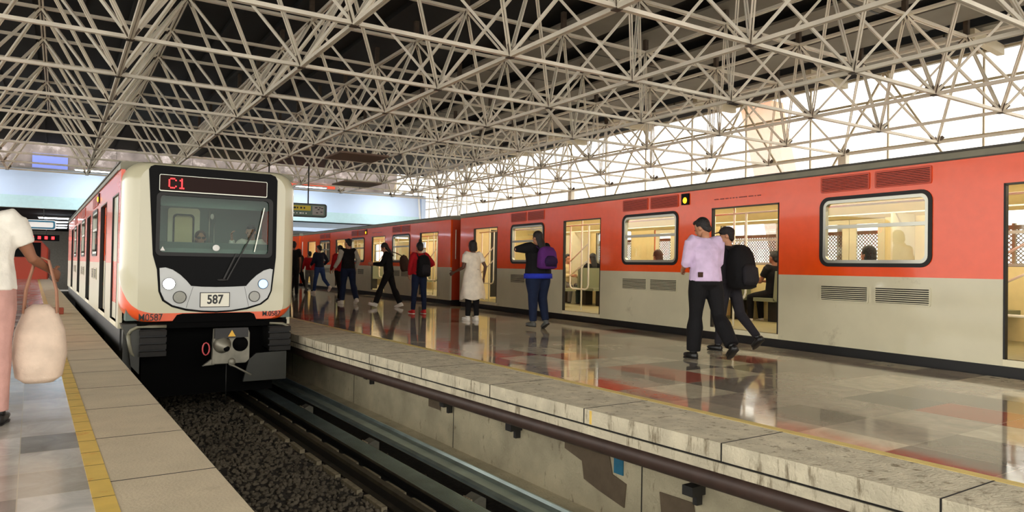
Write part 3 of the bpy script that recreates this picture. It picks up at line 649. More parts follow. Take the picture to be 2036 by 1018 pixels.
car = make_car('nearest orange and grey subway car along the right platform, doors open', CW, 0, CARL, dn, wn, True, 6.68, 'orange cars of the right train')
# small illegible stencilled line over a door
b = MB(); rnd = random.Random(2); y = dn[1][1]-.05
while y > dn[1][0]+.35:
    l = rnd.uniform(.012, .03); b.box(-.002, .001, y-l, y, 2.19, 2.205, 'inkred'); y -= l+rnd.choice((.008, .008, .03))
b.build('door_lettering', car)
for yc, s_ in ((6.60, 1), (13.02, -1)):
    b = MB(); b.box(1.62, 2.3, yc-.22, yc+.22, .60, .66, 'seat'); b.prism([(yc-s_*.26, .62), (yc-s_*.20, .62), (yc-s_*.24, 1.12), (yc-s_*.29, 1.12)], 1.62, 2.3, 'seat', axis='x'); b.box(1.85, 2.05, yc-.1, yc+.1, .25, .60, 'dark'); b.build('bench_seat', car)
# coupling end gear
b = MB(); b.box(.12, .42, CARL+.005, CARL+.16, .75, 1.02, 'cream'); b.build('junction_box', car)
b = MB(); b.tube([(.3, CARL+.1, .75), (.32, CARL+.2, .5), (.45, CARL+.35, .33), (.6, CARL+.55, .3)], .022, 'rubber'); b.tube([(.5, CARL+.05, 1.5), (.45, CARL+.3, 1.2), (.5, CARL+.6, 1.5)], .02, 'rubber'); b.build('jumper_cable', car)
b = MB(); b.tube([(.14, CARL+.03, 1.3), (.14, CARL+.03, 2.1)], .014, 'pole'); b.build('grab_rail', car); b = MB(); b.tube([(.14, -.03, 1.3), (.14, -.03, 2.1)], .014, 'pole'); b.build('grab_rail', car)
b = MB(); b.box(.3, CW-.3, CARL+.01, CARL+.61, .25, 2.2, 'matblack'); b.build('gangway', car)
(o, th) = cars_r[0]; ZK = Vector((0, 0, 1.12*(1-KS))); car.location = o+ZK; car.rotation_euler.z = th; car.scale = (KS, KS, KS)
for k, (o, th) in enumerate(cars_r[1:]):
    c = copy_tree(car); c.location = o+ZK; c.rotation_euler.z = th
    c['label'] = ['second orange and grey subway car of the right train, beyond the first coupling', 'farthest orange and grey subway car, mostly hidden behind the arriving cab'][k]

# ------------------------------------------------------------------ arriving train: cab car
LW = 2.34
ldoors = [(2.62+4.12*k, 3.92+4.12*k) for k in range(4)]; lwins = [(4.62+4.12*k, 6.02+4.12*k) for k in range(3)]
cab = make_car('arriving train cab car with black windscreen mask, ivory front and orange stripe', LW, .34, 19.0, ldoors+[(.62, 1.55)], lwins, False, 4.3, None, open_doors=False, cat='train', rt=2.49)
cab.location = fr(TH_L, .95, 10.8); cab.rotation_euler.z = TH_L
# front shell
def ring(ix, iz, y): return [(x, y, z) for x, z in rrect(ix, LW-ix, .27+iz*.3, 2.485-iz, .30-ix*.4, 8)]
b = MB(); i = b.mi('shellfront'); rings = [ring(*a) for a in ((0, 0, .36), (.005, 0, .26), (.03, .01, .15), (.075, .03, .065), (.13, .05, .02), (.20, .08, .0))]
vr = [[b.bm.verts.new(p) for p in r] for r in rings]
for A, B in zip(vr[:-1], vr[1:]):
    for k in range(len(A)):
        f = b.bm.faces.new((A[k], A[(k+1) % len(A)], B[(k+1) % len(A)], B[k])); f.smooth = True; f.material_index = i
mask = [(.30, 2.36), (.32, 2.40), (.37, 2.425), (1.92, 2.425), (1.99, 2.40), (2.02, 2.34), (2.02, 1.2), (2.0, 1.0), (1.97, .70), (1.92, .58), (1.82, .50), (1.62, .435), (1.40, .405), (1.2, .395), (1.0, .405), (.80, .43), (.62, .485), (.50, .57), (.45, .70), (.425, 1.0), (.37, 1.2)]
capo = [(p[0], p[2]) for p in rings[-1]]
b.prism(capo, 0, .02, 'shellfront', holes=[mask]); b.build('front_shell', cab)
# black mask with the windscreen opening
ws = rrect(.44, 1.91, 1.23, 2.03, .05); b = MB(); b.prism(mask, -.006, .03, 'black', holes=[ws]); mk = b.build('windscreen_mask', cab)
b = MB(); b.prism(rrect(.40, 1.96, 1.19, 2.06, .07), -.016, -.006, 'rubber', holes=[rrect(.45, 1.90, 1.24, 2.02, .05)]); b.build('seal', mk)
b = MB(); b.box(.43, 1.92, .008, .012, 1.22, 2.04, 'wsglass'); b.build('windscreen', cab)
dp_ = MB(); dp_.prism(rrect(.43, 1.87, 2.075, 2.305, .02), -.014, -.006, 'alu', holes=[rrect(.437, 1.863, 2.088, 2.298, .015)]); dp_.box(.437, 1.863, -.009, -.006, 2.088, 2.298, 'ledpanel'); dd = dp_.build('destination_display', cab)
# red dot-matrix characters
glyph = {'C': ['01110', '10001', '10000', '10000', '10000', '10001', '01110'], '1': ['00100', '01100', '00100', '00100', '00100', '00100', '01110']}
b = MB(); x0 = .545
for ch in 'C1':
    for r, row in enumerate(glyph[ch]):
        for q, v in enumerate(row):
            if v == '1': x = x0+q*.021; z = 2.262-r*.021; b.box(x, x+.016, -.013, -.009, z-.016, z, 'led')
    x0 += .118
b.build('lit_characters', dd)
# headlight panel (smile shaped)
pan = [(.455, 1.02), (.53, 1.03), (.62, 1.0), (.72, .93), (.80, .85), (.86, .775), (1.0, .765), (1.2, .76), (1.42, .765), (1.60, .775), (1.66, .85), (1.74, .93), (1.84, 1.0), (1.93, 1.03), (1.975, 1.02), (1.945, .70), (1.90, .60), (1.80, .52), (1.60, .46), (1.40, .43), (1.2, .42), (1.0, .43), (.80, .46), (.63, .51), (.525, .585), (.475, .70)]
b = MB(); b.prism(pan, -.022, -.006, 'panelgrey'); hp = b.build('headlight_panel', cab, bevel=.003)
b = MB(); b.bar((.885, -.0225, .765), (.80, -.0225, .47), .004, .003, 'ink', up=(0, 1, 0)); b.build('panel_seam', hp); b = MB(); b.bar((1.575, -.0225, .765), (1.64, -.0225, .47), .004, .003, 'ink', up=(0, 1, 0)); b.build('panel_seam', hp)
for x, z, r, m, nm, lab in ((.575, .805, .075, 'lampon', 'headlight', 'lit white headlight'), (1.835, .805, .066, 'bluerefl', 'headlight', 'headlight with a painted pale blue reflection'), (.715, .62, .078, 'lampoff', 'fog_lamp', None), (1.715, .622, .072, 'lampoff', 'fog_lamp', None)):
    b = MB(); b.loft([(x, -.034, z), (x, -.020, z)], [r*1.12, r*1.12], None, 'dark', n=28, smooth=False); h = b.build(nm, hp)
    if lab: h['label'] = lab
    b = MB(); b.loft([(x, -.040, z), (x, -.034, z)], [r*.94, r], None, m, n=28, smooth=False); b.build('lens', h)
b = MB(); b.box(.975, 1.375, -.030, -.022, .475, .685, 'ink'); b.box(.985, 1.365, -.034, -.030, .485, .675, 'plate'); pl = b.build('number_plate', cab)
text_mesh('plate_number', '587', .175, 'ink', pl, (1.175, -.035, .58), (PI/2, 0, 0), .82, .004)
text_mesh('fleet_number', 'M0587', .135, 'ink', cab, (.36, -.012, .345), (PI/2, 0, -.10), .8, .0004)
text_mesh('fleet_number', 'M.0587', .105, 'ink', cab, (1.97, -.012, .365), (PI/2, 0, 0), .85, .0002)
b = MB(); b.prism([(.62, .27), (.69, .375), (.76, .392), (1.66, .392), (1.72, .37), (1.76, .27)], -.012, .03, 'matblack'); b.build('undercut_shade', cab)  # flat black panel paints the dark undercut; nothing is cut away
# wipers, grab bar, stickers
b = MB(); b.bar((1.70, -.03, 1.27), (1.83, -.03, 1.92), .014, .012, 'alu', up=(0, 1, 0)); b.bar((1.28, -.025, .86), (1.45, -.03, 1.24), .022, .015, 'dark', up=(0, 1, 0)); b.bar((1.33, -.025, .86), (1.70, -.03, 1.60), .018, .012, 'dark', up=(0, 1, 0)); b.ell((1.27, -.02, .86), (.07, .02, .022), 'dark'); b.build('wiper', cab)
b = MB(); b.ell((1.18, -.004, 1.315), (.05, .006, .045), 'white'); b.build('round_sticker', cab)
b = MB(); b.prism([(.46, 1.26), (.52, 1.26), (.49, 1.32)], -.004, .002, 'white'); b.build('triangle_sticker', cab)
# cab interior
b = MB(); b.box(.06, LW-.06, 1.86, 1.9, .25, 2.35, 'cabgreen'); b.box(.05, .07, .4, 1.9, .25, .26, 'cabgreen')
b.box(.05, LW-.05, .3, 1.9, .19, .25, 'dark'); b.box(.05, LW-.05, .3, 1.9, 2.30, 2.34, 'cabgreen'); ci = b.build('cab_partition', cab)
b = MB(); b.prism(rrect(.80, 1.28, .3, 1.98, .05), 1.83, 1.86, 'creamin', holes=[rrect(.90, 1.17, 1.30, 1.86, .05)]); b.build('inner_door', ci)
b = MB(); b.prism(rrect(.875, 1.195, 1.275, 1.885, .06), 1.815, 1.83, 'rubber', holes=[rrect(.90, 1.17, 1.30, 1.86, .05)]); b.build('door_window_seal', ci)
b = MB(); b.box(.9, 1.17, 1.845, 1.85, 1.30, 1.86, 'yellowin'); b.build('door_window_pane', ci)  # opaque pale pane, painted to stand in for the bright passenger room
b = MB(); b.prism([(.10, .3), (.10, 1.30), (.22, 1.39), (.55, 1.36), (.62, 1.1), (.62, .3)], .07, LW-.07, 'cabgreen', axis='x'); b.build('dashboard', cab)
b = MB(); b.tube([(1.42, 1.80, 1.2), (1.42, 1.80, 1.95)], .012, 'alu'); b.tube([(1.5, 1.82, 1.2), (1.5, 1.82, 1.75)], .01, 'alu'); b.ell((1.46, 1.78, 1.86), (.03, .02, .05), 'white'); b.build('cab_pipe', ci)
b = MB(); b.box(.9, 1.35, .95, 1.35, .62, .70, 'dark'); b.box(.9, 1.35, 1.33, 1.40, .70, 1.15, 'dark'); b.box(1.08, 1.16, 1.1, 1.2, .25, .62, 'dark'); b.build('driver_seat', cab)
b = MB(); b.box(.9, 1.5, 1.2, 1.3, 2.285, 2.30, 'cabfill'); M['cabfill'] = mat('cab_fill_glow', (255, 250, 230), .5, emit=(255, 250, 230), es=4); b.build('cab_fill_strip', cab)  # unseen glowing strip, added to brighten the cab and its occupants
# cab side door filling with inverted colours
b = MB(); b.box(.02, .045, .66, 1.52, 1.10, 2.05, 'cream'); b.box(.02, .045, .66, 1.52, .50, 1.10, 'orange'); b.box(.02, .045, .66, 1.52, .27, .50, 'cream'); b.build('cab_door', cab)
# buffers, coupler, aprons
for x0, x1 in ((.235, .56), (1.94, 2.25)):
    b = MB(); b.box(x0, x1, .02, .4, -.15, .18, 'rubber'); bb = b.build('buffer_grille', cab)
    b = MB()
    for k in range(4): z = -.13+.095*k; b.prism([(-.045, z+.02), (-.06, z+.012), (-.045, z-.05), (.02, z-.05), (.02, z+.02)], x0, x1, 'dark', axis='x')
    b.build('slat', bb)
b = MB(); b.loft([(.10, .02, .12), (.13, .0, .18), (.2, -.005, .215), (.35, -.005, .225), (.56, -.005, .22)], .022, None, 'roofgrey', n=8); b.loft([(.10, .02, .12), (.115, .02, 0), (.14, .03, -.12), (.2, .05, -.2)], .024, None, 'roofgrey', n=8); b.build('buffer_bezel', cab); b = MB(); b.loft([(2.24, .02, .12), (2.21, .0, .18), (2.14, -.005, .215), (1.95, -.005, .222)], .02, None, 'roofgrey', n=8); b.build('buffer_bezel', cab)
b = MB(); b.box(.05, .16, .15, 3.2, -.40, .19, 'skirt'); b.prism([(.02, .26), (.10, .02), (.14, -.30), (.24, -.42), (.24, .26)], .02, .5, 'skirt', axis='y'); b.build('side_skirt', cab)
b = MB(); b.prism([(1.60, -.62), (1.68, -.30), (1.78, -.215), (2.22, -.20), (2.22, -.62)], .05, .10, 'skirt'); b.build('corner_apron', cab)
b = MB(); b.box(.3, 2.1, .35, .5, -.8, .26, 'matblack'); b.box(.2, 2.2, .02, .35, .19, .27, 'matblack'); b.build('undercar_shade', cab)  # black backing, added so the space under the nose reads as deep shade
cp = MB(); cp.prism([(1.10, -.30), (1.12, .19), (1.57, .19), (1.60, .12), (1.60, -.25), (1.55, -.30)], -.30, -.22, 'castgrey'); cp.prism([(.98, -.32), (1.14, -.20), (1.14, -.31)], -.28, -.22, 'castgrey')
cp.loft([(1.33, -.22, -.06), (1.33, .35, -.06)], .12, None, 'dark', n=14); ck = cp.build('coupler', cab, bevel=.008)
b = MB(); b.loft([(1.23, -.30, -.03), (1.23, -.36, -.03), (1.25, -.48, -.07)], [.12, .10, .045], None, 'castgrey', n=20); b.build('coupler_cone', ck)
b = MB(); b.loft([(1.47, -.308, -.03), (1.47, -.30, -.03)], .105, None, 'matblack', n=24); b.loft([(1.25, -.49, -.07), (1.25, -.475, -.07)], .04, None, 'matblack', n=16); b.build('coupler_funnel', ck)
b = MB(); b.prism([(1.12, .06), (1.12, .20), (1.56, .20), (1.56, .07)], -.37, -.30, 'dark'); b.build('coupler_hood', ck)
b = MB(); b.prism([(1.29, .085), (1.39, .085), (1.34, .175)], -.376, -.37, 'warn'); b.build('warning_triangle', ck)
b = MB(); b.tube([(1.02+.045*math.cos(a), -.30, -.08+.085*math.sin(a)) for a in [k*PI/6 for k in range(12)]], .010, 'redpink', close=True); b.build('red_handle', ck)
b = MB(); b.tube([(1.32, -.32, -.30), (1.40, -.34, -.34), (1.60, -.42, -.46)], .014, 'castgrey'); b.ell((1.36, -.31, -.28), (.05, .03, .06), 'castgrey'); b.tube([(1.3, -.25, -.3), (1.3, -.25, -.8)], .006, 'dark'); b.build('uncoupling_lever', ck)
# following car of the arriving train
cend = fr(TH_L, .95, 10.8+19.0); th = math.radians(31.0)
c2 = make_car('second car of the arriving train, behind the cab car on the left track', LW, 0, 16, [(.9+4.12*k, 2.2+4.12*k) for k in range(4)], [(2.85+4.12*k, 4.25+4.12*k) for k in range(3)], False, 6.6, None, open_doors=False)
c2.location = cend+fr(th, 0, .5); c2.rotation_euler.z = th

# ================================================================== PEOPLE
def skin_m(nm, rgb): return mat(nm, rgb, .55, noise_amt=.04)
M['skin_a'] = skin_m('skin_light_brown', (186, 132, 100)); M['skin_b'] = skin_m('skin_brown', (140, 92, 66)); M['skin_c'] = skin_m('skin_dark', (84, 54, 40))
M['hair'] = mat('black_hair', (20, 15, 13), .5, noise_amt=.3, nscale=40, bump=.6, bscale=90); M['hairbrown'] = mat('brown_hair', (70, 42, 28), .5, noise_amt=.3, nscale=40, bump=.6, bscale=90)
M['eye'] = mat('eye_dark', (16, 12, 10), .2); M['lip'] = mat('lip', (128, 62, 54), .5)
def cloth(rgb, nm, rough=.85): M[nm] = mat(nm, rgb, rough, noise_amt=.14, nscale=9, bump=1.0, bscale=7, spec=.25); return nm
for nm, c in (('lilac_shirt', (204, 182, 212)), ('black_cloth', (17, 16, 18)), ('charcoal_cloth', (36, 34, 38)), ('navy_jeans', (22, 32, 56)), ('blue_jeans', (44, 66, 112)), ('royal_blue', (38, 52, 170)), ('white_cloth', (236, 230, 218)), ('red_cloth', (168, 22, 30)), ('purple_bag', (86, 36, 104)), ('purple_dark', (44, 24, 62)), ('grey_sleeve', (170, 164, 150)), ('navy_cloth', (24, 28, 46)), ('cream_cloth', (222, 204, 156)), ('beige_bag', (212, 190, 170)), ('pink_cloth', (196, 150, 140)), ('brown_bag', (66, 46, 36)), ('grey_cloth', (110, 108, 104)), ('orange_cloth', (226, 84, 54)), ('denim_light', (96, 124, 168)), ('dress_white', (238, 228, 210)), ('green_cloth', (52, 64, 58)), ('cap_dark', (46, 42, 42)), ('tan_strap', (176, 130, 106))): cloth(c, nm)
M['shoe_black'] = mat('shoe_black', (16, 15, 15), .4); M['shoe_white'] = mat('shoe_white', (226, 222, 212), .5); M['shoe_red'] = mat('shoe_red', (190, 26, 30), .5); M['shoe_grey'] = mat('shoe_grey', (84, 84, 80), .6)
def bake(b, voxel, it, parent, name, m, extra=None, subsurf=False):
    """weld overlapping lofts into one continuous smooth skin"""
    o = b.build('tmp', fix=True); r = o.modifiers.new('r', 'REMESH'); r.mode = 'VOXEL'; r.voxel_size = voxel
    if it: s = o.modifiers.new('s', 'SMOOTH'); s.factor = .5; s.iterations = it
    dg = bpy.context.evaluated_depsgraph_get(); me = bpy.data.meshes.new_from_object(o.evaluated_get(dg)); old = o.data
    bpy.data.objects.remove(o); bpy.data.meshes.remove(old); me.name = name; me.materials.clear()
    if extra is not None:
        bm = bmesh.new(); bm.from_mesh(me); em = bpy.data.meshes.new('e'); bmesh.ops.recalc_face_normals(extra.bm, faces=extra.bm.faces); extra.bm.to_mesh(em); extra.bm.free(); bm.from_mesh(em); bm.to_mesh(me); bm.free(); bpy.data.meshes.remove(em)
    me.materials.append(M[m]); me.polygons.foreach_set('material_index', [0]*len(me.polygons)); me.polygons.foreach_set('use_smooth', [True]*len(me.polygons))
    no = bpy.data.objects.new(name, me); COL.objects.link(no); no.parent = parent; return no
def hand(b, w, d, s, up, curl, k=1.):
    """palm, four bent unequal fingers, thumb off the side of the palm; d = direction, s = towards the thumb, up = back of hand"""
    w = Vector(w); d = Vector(d).normalized(); s = Vector(s); s = (s-d*s.dot(d)).normalized(); up = d.cross(s) if d.cross(s).dot(Vector(up)) > 0 else -d.cross(s)
    b.loft([w-d*.02*k, w+d*.02*k, w+d*.06*k, w+d*.092*k], [.024*k, .034*k, .042*k, .038*k], [.019*k, .017*k, .015*k, .012*k], 'x', side=s, n=10)
    for i, L in enumerate((.070, .078, .073, .058)):
        p = w+d*.088*k+s*(.029-.0195*i)*k; pts = [p-d*.012*k]; dd = d.copy(); a = 0
        for j, f in enumerate((.45, .32, .23)):
            a += curl*(.75, 1.0, .7)[j]; dd = (d*math.cos(a)-up*math.sin(a)); p = p+dd*L*f*k; pts.append(p.copy())
        b.loft(pts, [.0088*k, .0085*k, .0078*k, .0058*k], None, 'x', side=s, n=7)
    p = w+d*.028*k+s*.032*k; d2 = (d*.62+s*.78-up*.25*curl).normalized(); d3 = (d*.9+s*.35-up*.35*curl).normalized()
    b.loft([p-s*.012*k, p+d2*.034*k, p+d2*.034*k+d3*.028*k, p+d2*.034*k+d3*.048*k], [.012*k, .0105*k, .0095*k, .0065*k], None, 'x', side=up, n=7)
def person(label, loc, rz, H, legs, arms, lean=.03, head=(0, 0), fat=1., skin='skin_a', top='black_cloth', sleeve=2, bottom='black_cloth', shoes='shoe_black', hair='short', hairm='hair', dress=None, group=None, vox=.013, flare=0., topz=0., ground=True, roll=0., bare_neck=True, extra=None, curl=.6, sleeves_m=None, seat_z=None):
    """local frame: x right, y forward. legs/arms: [left, right]; leg=(hip pitch, knee flex, out, foot pitch or None), arm=(shoulder pitch, out, elbow flex, inward)"""
    k = H/1.70; root = thing('person', label, 'person', loc, rz, group)
    # rotate: forward pitch about x (positive = forward lean)
    def rx(v, a): return Vector((v[0], v[1]*math.cos(a)+v[2]*math.sin(a), -v[1]*math.sin(a)+v[2]*math.cos(a)))
    J = {}; hip = Vector((0, 0, 0))
    for i, s in ((0, -1), (1, 1)):
        p, kn, out, ft = legs[i]; h = Vector((s*.088*k*(.5+.5*fat), 0, -.02*k))
        th = Vector((math.sin(out)*s, math.sin(p)*math.cos(out), -math.cos(p)*math.cos(out))); q = p-kn
        sh = Vector((math.sin(out)*s*.6, math.sin(q), -math.cos(q))).normalized(); kne = h+th*.435*k; an = kne+sh*.425*k
        a = q*.85 if ft is None else ft; fd = Vector((s*.10, math.cos(a), math.sin(a))).normalized(); J[i] = (h, kne, an, fd, sh)
    zmin = min(min(J[i][2].z-.075*k, (J[i][2]+J[i][3]*.17*k).z-.055*k) for i in (0, 1))
    base = Vector((0, 0, -zmin)) if seat_z is None else Vector((0, 0, seat_z+.10*k))
    for i in J: J[i] = tuple([v+base for v in J[i][:3]]+list(J[i][3:]))
    hip = base
    def tp(x, y, z, l=lean): return hip+rx((x*k, y*k, z*k), l)
    upv = rx((0, 0, 1), lean)
    shl = {}
    for i, s in ((0, -1), (1, 1)):
        p, out, el, inw = arms[i]; S = tp(s*.172*(.75+.25*fat), 0, .465)
        u = rx((s*math.sin(out), math.sin(p)*math.cos(out), -math.cos(p)*math.cos(out)), lean*.3); E = S+u*.285*k
        q = p+el; f = Vector((s*math.sin(out)*.5-s*math.sin(inw), math.sin(q)*math.cos(out), -math.cos(q)*math.cos(out))).normalized(); W = E+f*.245*k; shl[i] = (S, E, W, u, f)
    hp, hy = head; nk = tp(0, -.01, .52); hd = nk+rx((0, .02, .135), lean*.5+hp)*k
    Rh = Matrix.Rotation(hy, 3, 'Z') @ Matrix.Rotation(-(lean*.4+hp), 3, 'X')
    def hv(x, y, z): return hd+Rh @ Vector((x*k, y*k, z*k))
    F = fat; Q = .4+.6*fat
    # ---- body (one continuous skin)
    b = MB()
    b.loft([tp(0, 0, -.08), tp(0, 0, .05), tp(0, .0, .2), tp(0, .0, .36), tp(0, 0, .46), tp(0, -.005, .505)], [.12*k*F, .14*k*F, .12*k*F, .14*k*F, .15*k, .07*k], [.09*k*F, .10*k*F, .09*k*F, .10*k*F, .08*k, .055*k], 'x')
    b.loft([tp(0, -.01, .46), nk, hv(0, -.015, -.06)], [.062*k, .052*k, .05*k], None, 'x')
    b.ell(hv(0, -.01, .02), (.076*k, .096*k, .10*k), 'x', Rh); b.ell(hv(0, .028, -.052), (.055*k, .062*k, .062*k), 'x', Rh); b.ell(hv(0, .06, -.088), (.026*k, .024*k, .022*k), 'x', Rh)
    b.ell(hv(0, .092, -.02), (.013*k, .022*k, .022*k), 'x', Rh); b.ell(hv(0, .078, .008), (.01*k, .018*k, .03*k), 'x', Rh); b.ell(hv(0, .082, -.06), (.024*k, .012*k, .012*k), 'x', Rh)
    for s in (-1, 1): b.ell(hv(s*.078, -.005, -.01), (.010*k, .019*k, .030*k), 'x', Rh)
    for i, s in ((0, -1), (1, 1)):
        S, E, W, u, f = shl[i]; b.loft([S-u*.0, S+u*.08*k, E-u*.03*k, E, E+f*.05*k, W-f*.03*k, W+f*.01*k], [.050*k*F, .046*k*F, .037*k, .036*k, .037*k, .025*k, .022*k], None, 'x')
        b.loft([tp(s*.08, 0, .44), S, S+u*.05*k], [.06*k, .055*k*F, .048*k*F], None, 'x', side=(0, 1, 0))
        h, kn, an, fd, sh = J[i]; b.loft([h+Vector((0, 0, .03)), h+(kn-h)*.3, h+(kn-h)*.8, kn, kn+sh*.10*k, kn+sh*.20*k, an-sh*.03*k, an], [.075*k*F, .074*k*F, .052*k*Q, .048*k*Q, .050*k*Q, .044*k*Q, .030*k, .030*k], None, 'x')
        b.loft([an-fd*.02*k, an+fd*.05*k-Vector((0, 0, .03*k)), an+fd*.14*k-Vector((0, 0, .045*k))], [.03*k, .034*k, .03*k], [.03*k, .024*k, .016*k], 'x', side=(1, 0, 0))
    ex = MB()
    for i, s in ((0, -1), (1, 1)):
        S, E, W, u, f = shl[i]; inw = Vector((-s, 0, 0)); th_ = Vector((0, 1, 0)) if abs(f.y) < .7 else Vector((0, 0, 1)); hand(ex, W+f*.012*k, f, th_, Vector((s, 0, 0)), curl, k)
    body = bake(b, max(.0095, vox*.8) if vox < .02 else vox, 2, root, 'body', skin, ex)
    if vox < .02:
        for s in (-1, 1):
            e = MB(); e.ell(hv(s*.030, .084, .006), (.012*k, .006*k, .006*k), 'eye', Rh, 8, 6); e.build('eye', root)
        e = MB(); e.ell(hv(0, .090, -.060), (.022*k, .006*k, .006*k), 'lip', Rh, 10, 6); e.build('mouth', root)
    # ---- trousers
    if bottom:
        b = MB(); g = .014*k
        b.loft([tp(0, 0, .12+topz), tp(0, 0, .03), tp(0, -.005, -.06), tp(0, 0, -.12)], [.142*k*F, .162*k*F, .165*k*F, .10*k*F], [.106*k*F, .118*k*F, .122*k*F, .08*k*F], 'x')
        for i in (0, 1):
            h, kn, an, fd, sh = J[i]; b.loft([h+Vector((0, 0, .02)), h+(kn-h)*.3, h+(kn-h)*.8, kn, kn+sh*.12*k, kn+sh*.25*k, an-sh*.02*k], [(.082*k)*F+g, (.082*k)*F+g, .062*k*Q+g, .058*k*Q+g, .054*k*Q+g+flare, .046*k*Q+g+flare, .040*k*Q+g+flare], None, 'x')
        bake(b, vox, 4, root, 'trousers', bottom)
    # ---- top with sleeves
    b = MB(); g = .016*k
    b.loft([tp(0, 0, -.02-topz), tp(0, 0, .06), tp(0, 0, .2), tp(0, .0, .36), tp(0, 0, .455), tp(0, -.008, .515)], [.162*k*F+g, .158*k*F+g, .142*k*F+g, .158*k*F+g, .150*k+g, .060*k+g*.6], [.118*k*F+g, .116*k*F+g, .108*k*F+g, .112*k*F+g, .084*k+g, .052*k+g*.6], 'x')
    sb = MB() if sleeves_m else b
    for i, s in ((0, -1), (1, 1)):
        S, E, W, u, f = shl[i]; pts = [S, S+u*.09*k, E-u*.02*k] if sleeve >= 1 else [S, S+u*.04*k]; rr = [.056*k*F+g, .052*k*F+g, .044*k+g][:len(pts)]
        if sleeve == 1: pts[-1] = S+u*.18*k; rr[-1] = .05*k+g
        if sleeve >= 2: pts += [E, E+f*.07*k, W-f*.015*k]; rr += [.043*k+g, .043*k+g, .030*k+g]
        if sleeve == 1.5: pts += [E+f*.03*k]; rr += [.042*k+g]
        sb.loft(pts, rr, None, 'x'); b.loft([tp(s*.07, 0, .435), S, S+u*.04*k], [.068*k+g, .060*k*F+g, .052*k*F+g], None, 'x', side=(0, 1, 0))
    bake(b, vox, 4, root, 'dress_top' if dress else 'shirt', top)
    if sleeves_m: bake(sb, vox, 3, root, 'sleeves', sleeves_m)
    if dress:
        b = MB(); n = 28; rings = []; i_ = b.mi(dress)
        for z, r, yy in ((.16, .150, 0), (.04, .185, 0), (-.10, .215, -.01), (-.26, .24, -.015), (-.42, .265, .0), (-.50, .255, .01)):
            rg = []
            for a in range(n):
                an = 2*PI*a/n; rr = r*k*F*(1+.07*math.sin(an*5+z*9)*max(0, .1-z)*1.6+.05*math.sin(an*3-z*5)); rg.append(b.bm.verts.new(tp(0, yy, z, lean*.5)+Vector((math.cos(an)*rr, math.sin(an)*rr*.78, .02*math.sin(an*4)*(z < -.4)))))
            rings.append(rg)
        for A, B in zip(rings[:-1], rings[1:]):
            for a in range(n): f_ = b.bm.faces.new((A[a], A[(a+1) % n], B[(a+1) % n], B[a])); f_.smooth = True
        o = b.build('skirt', root); o.modifiers.new('s', 'SOLIDIFY').thickness = .006; o.modifiers.new('u', 'SUBSURF').render_levels = 1
    # ---- shoes
    for i in (0, 1):
        h, kn, an, fd, sh = J[i]; b = MB(); dn_ = Vector((0, fd.z, -fd.y)) if abs(fd.y) > .1 else Vector((0, 1, 0)); dn_.normalize(); sd = Vector((1, 0, 0))
        c = an+dn_*.035*k; b.loft([c-fd*.065*k, c-fd*.05*k, c, c+fd*.08*k, c+fd*.145*k, c+fd*.175*k], [.018*k, .036*k, .040*k, .046*k, .040*k, .018*k], [.02*k, .042*k, .042*k, .036*k, .026*k, .014*k], shoes, side=sd, n=14, pw=2.4)
        b.loft([an-sh*.045*k, an+dn_*.01*k], [.040*k, .046*k], [.044*k, .05*k], shoes, side=sd)
        so = b.build('shoe', root)
        b = MB(); q = c+dn_*.036*k; b.loft([q-fd*.066*k, q-fd*.05*k, q+fd*.02*k, q+fd*.10*k, q+fd*.150*k, q+fd*.176*k], [.022*k, .038*k, .038*k, .048*k, .040*k, .018*k], .008*k, 'shoe_white' if shoes in ('shoe_red', 'shoe_white') else 'rubber', side=sd, n=12, pw=3); b.build('sole', so)
    # ---- hair / headwear
    b = MB(); hm = hairm
    if hair in ('short', 'cap', 'thin'):
        b.ell(hv(0, -.026, .035), (.086*k, .092*k, .098*k), 'x', Rh); b.ell(hv(0, -.06, -.03), (.066*k, .05*k, .06*k), 'x', Rh); b.ell(hv(0, .035, .09), (.06*k, .05*k, .03*k), 'x', Rh)
        bake(b, .012, 2, root, 'hair', hm)
    elif hair in ('long', 'bun', 'bob', 'tail'):
        b.ell(hv(0, -.022, .034), (.090*k, .098*k, .100*k), 'x', Rh); b.ell(hv(0, -.055, -.03), (.080*k, .06*k, .075*k), 'x', Rh)
        if hair == 'bun': b.ell(hv(0, -.04, .155), (.045*k, .045*k, .045*k), 'x', Rh); b.ell(hv(0, -.035, .12), (.03*k, .03*k, .04*k), 'x', Rh)
        if hair == 'long': b.loft([hv(0, -.05, 0), hv(0, -.075, -.10), hv(0, -.095, -.20), hv(.01, -.10, -.30)], [.085*k, .088*k, .080*k, .045*k], [.05*k, .045*k, .035*k, .02*k], 'x')
        if hair == 'bob': b.loft([hv(0, -.03, 0), hv(0, -.04, -.08), hv(0, -.04, -.12)], [.090*k, .088*k, .07*k], [.075*k, .07*k, .05*k], 'x')
        if hair == 'tail': b.loft([hv(0, -.08, .04), hv(0, -.14, .0), hv(0, -.13, -.12), hv(0, -.12, -.2)], [.03*k, .034*k, .03*k, .012*k], None, 'x')
        bake(b, .012, 2, root, 'hair', hm)
    elif hair == 'hood':
        b.ell(hv(0, -.02, .02), (.105*k, .115*k, .125*k), 'x', Rh); b.loft([hv(0, -.03, -.05), tp(0, -.05, .50), tp(0, -.07, .42)], [.095*k, .12*k, .10*k], [.085*k, .075*k, .05*k], 'x'); bake(b, .012, 3, root, 'hood', top)
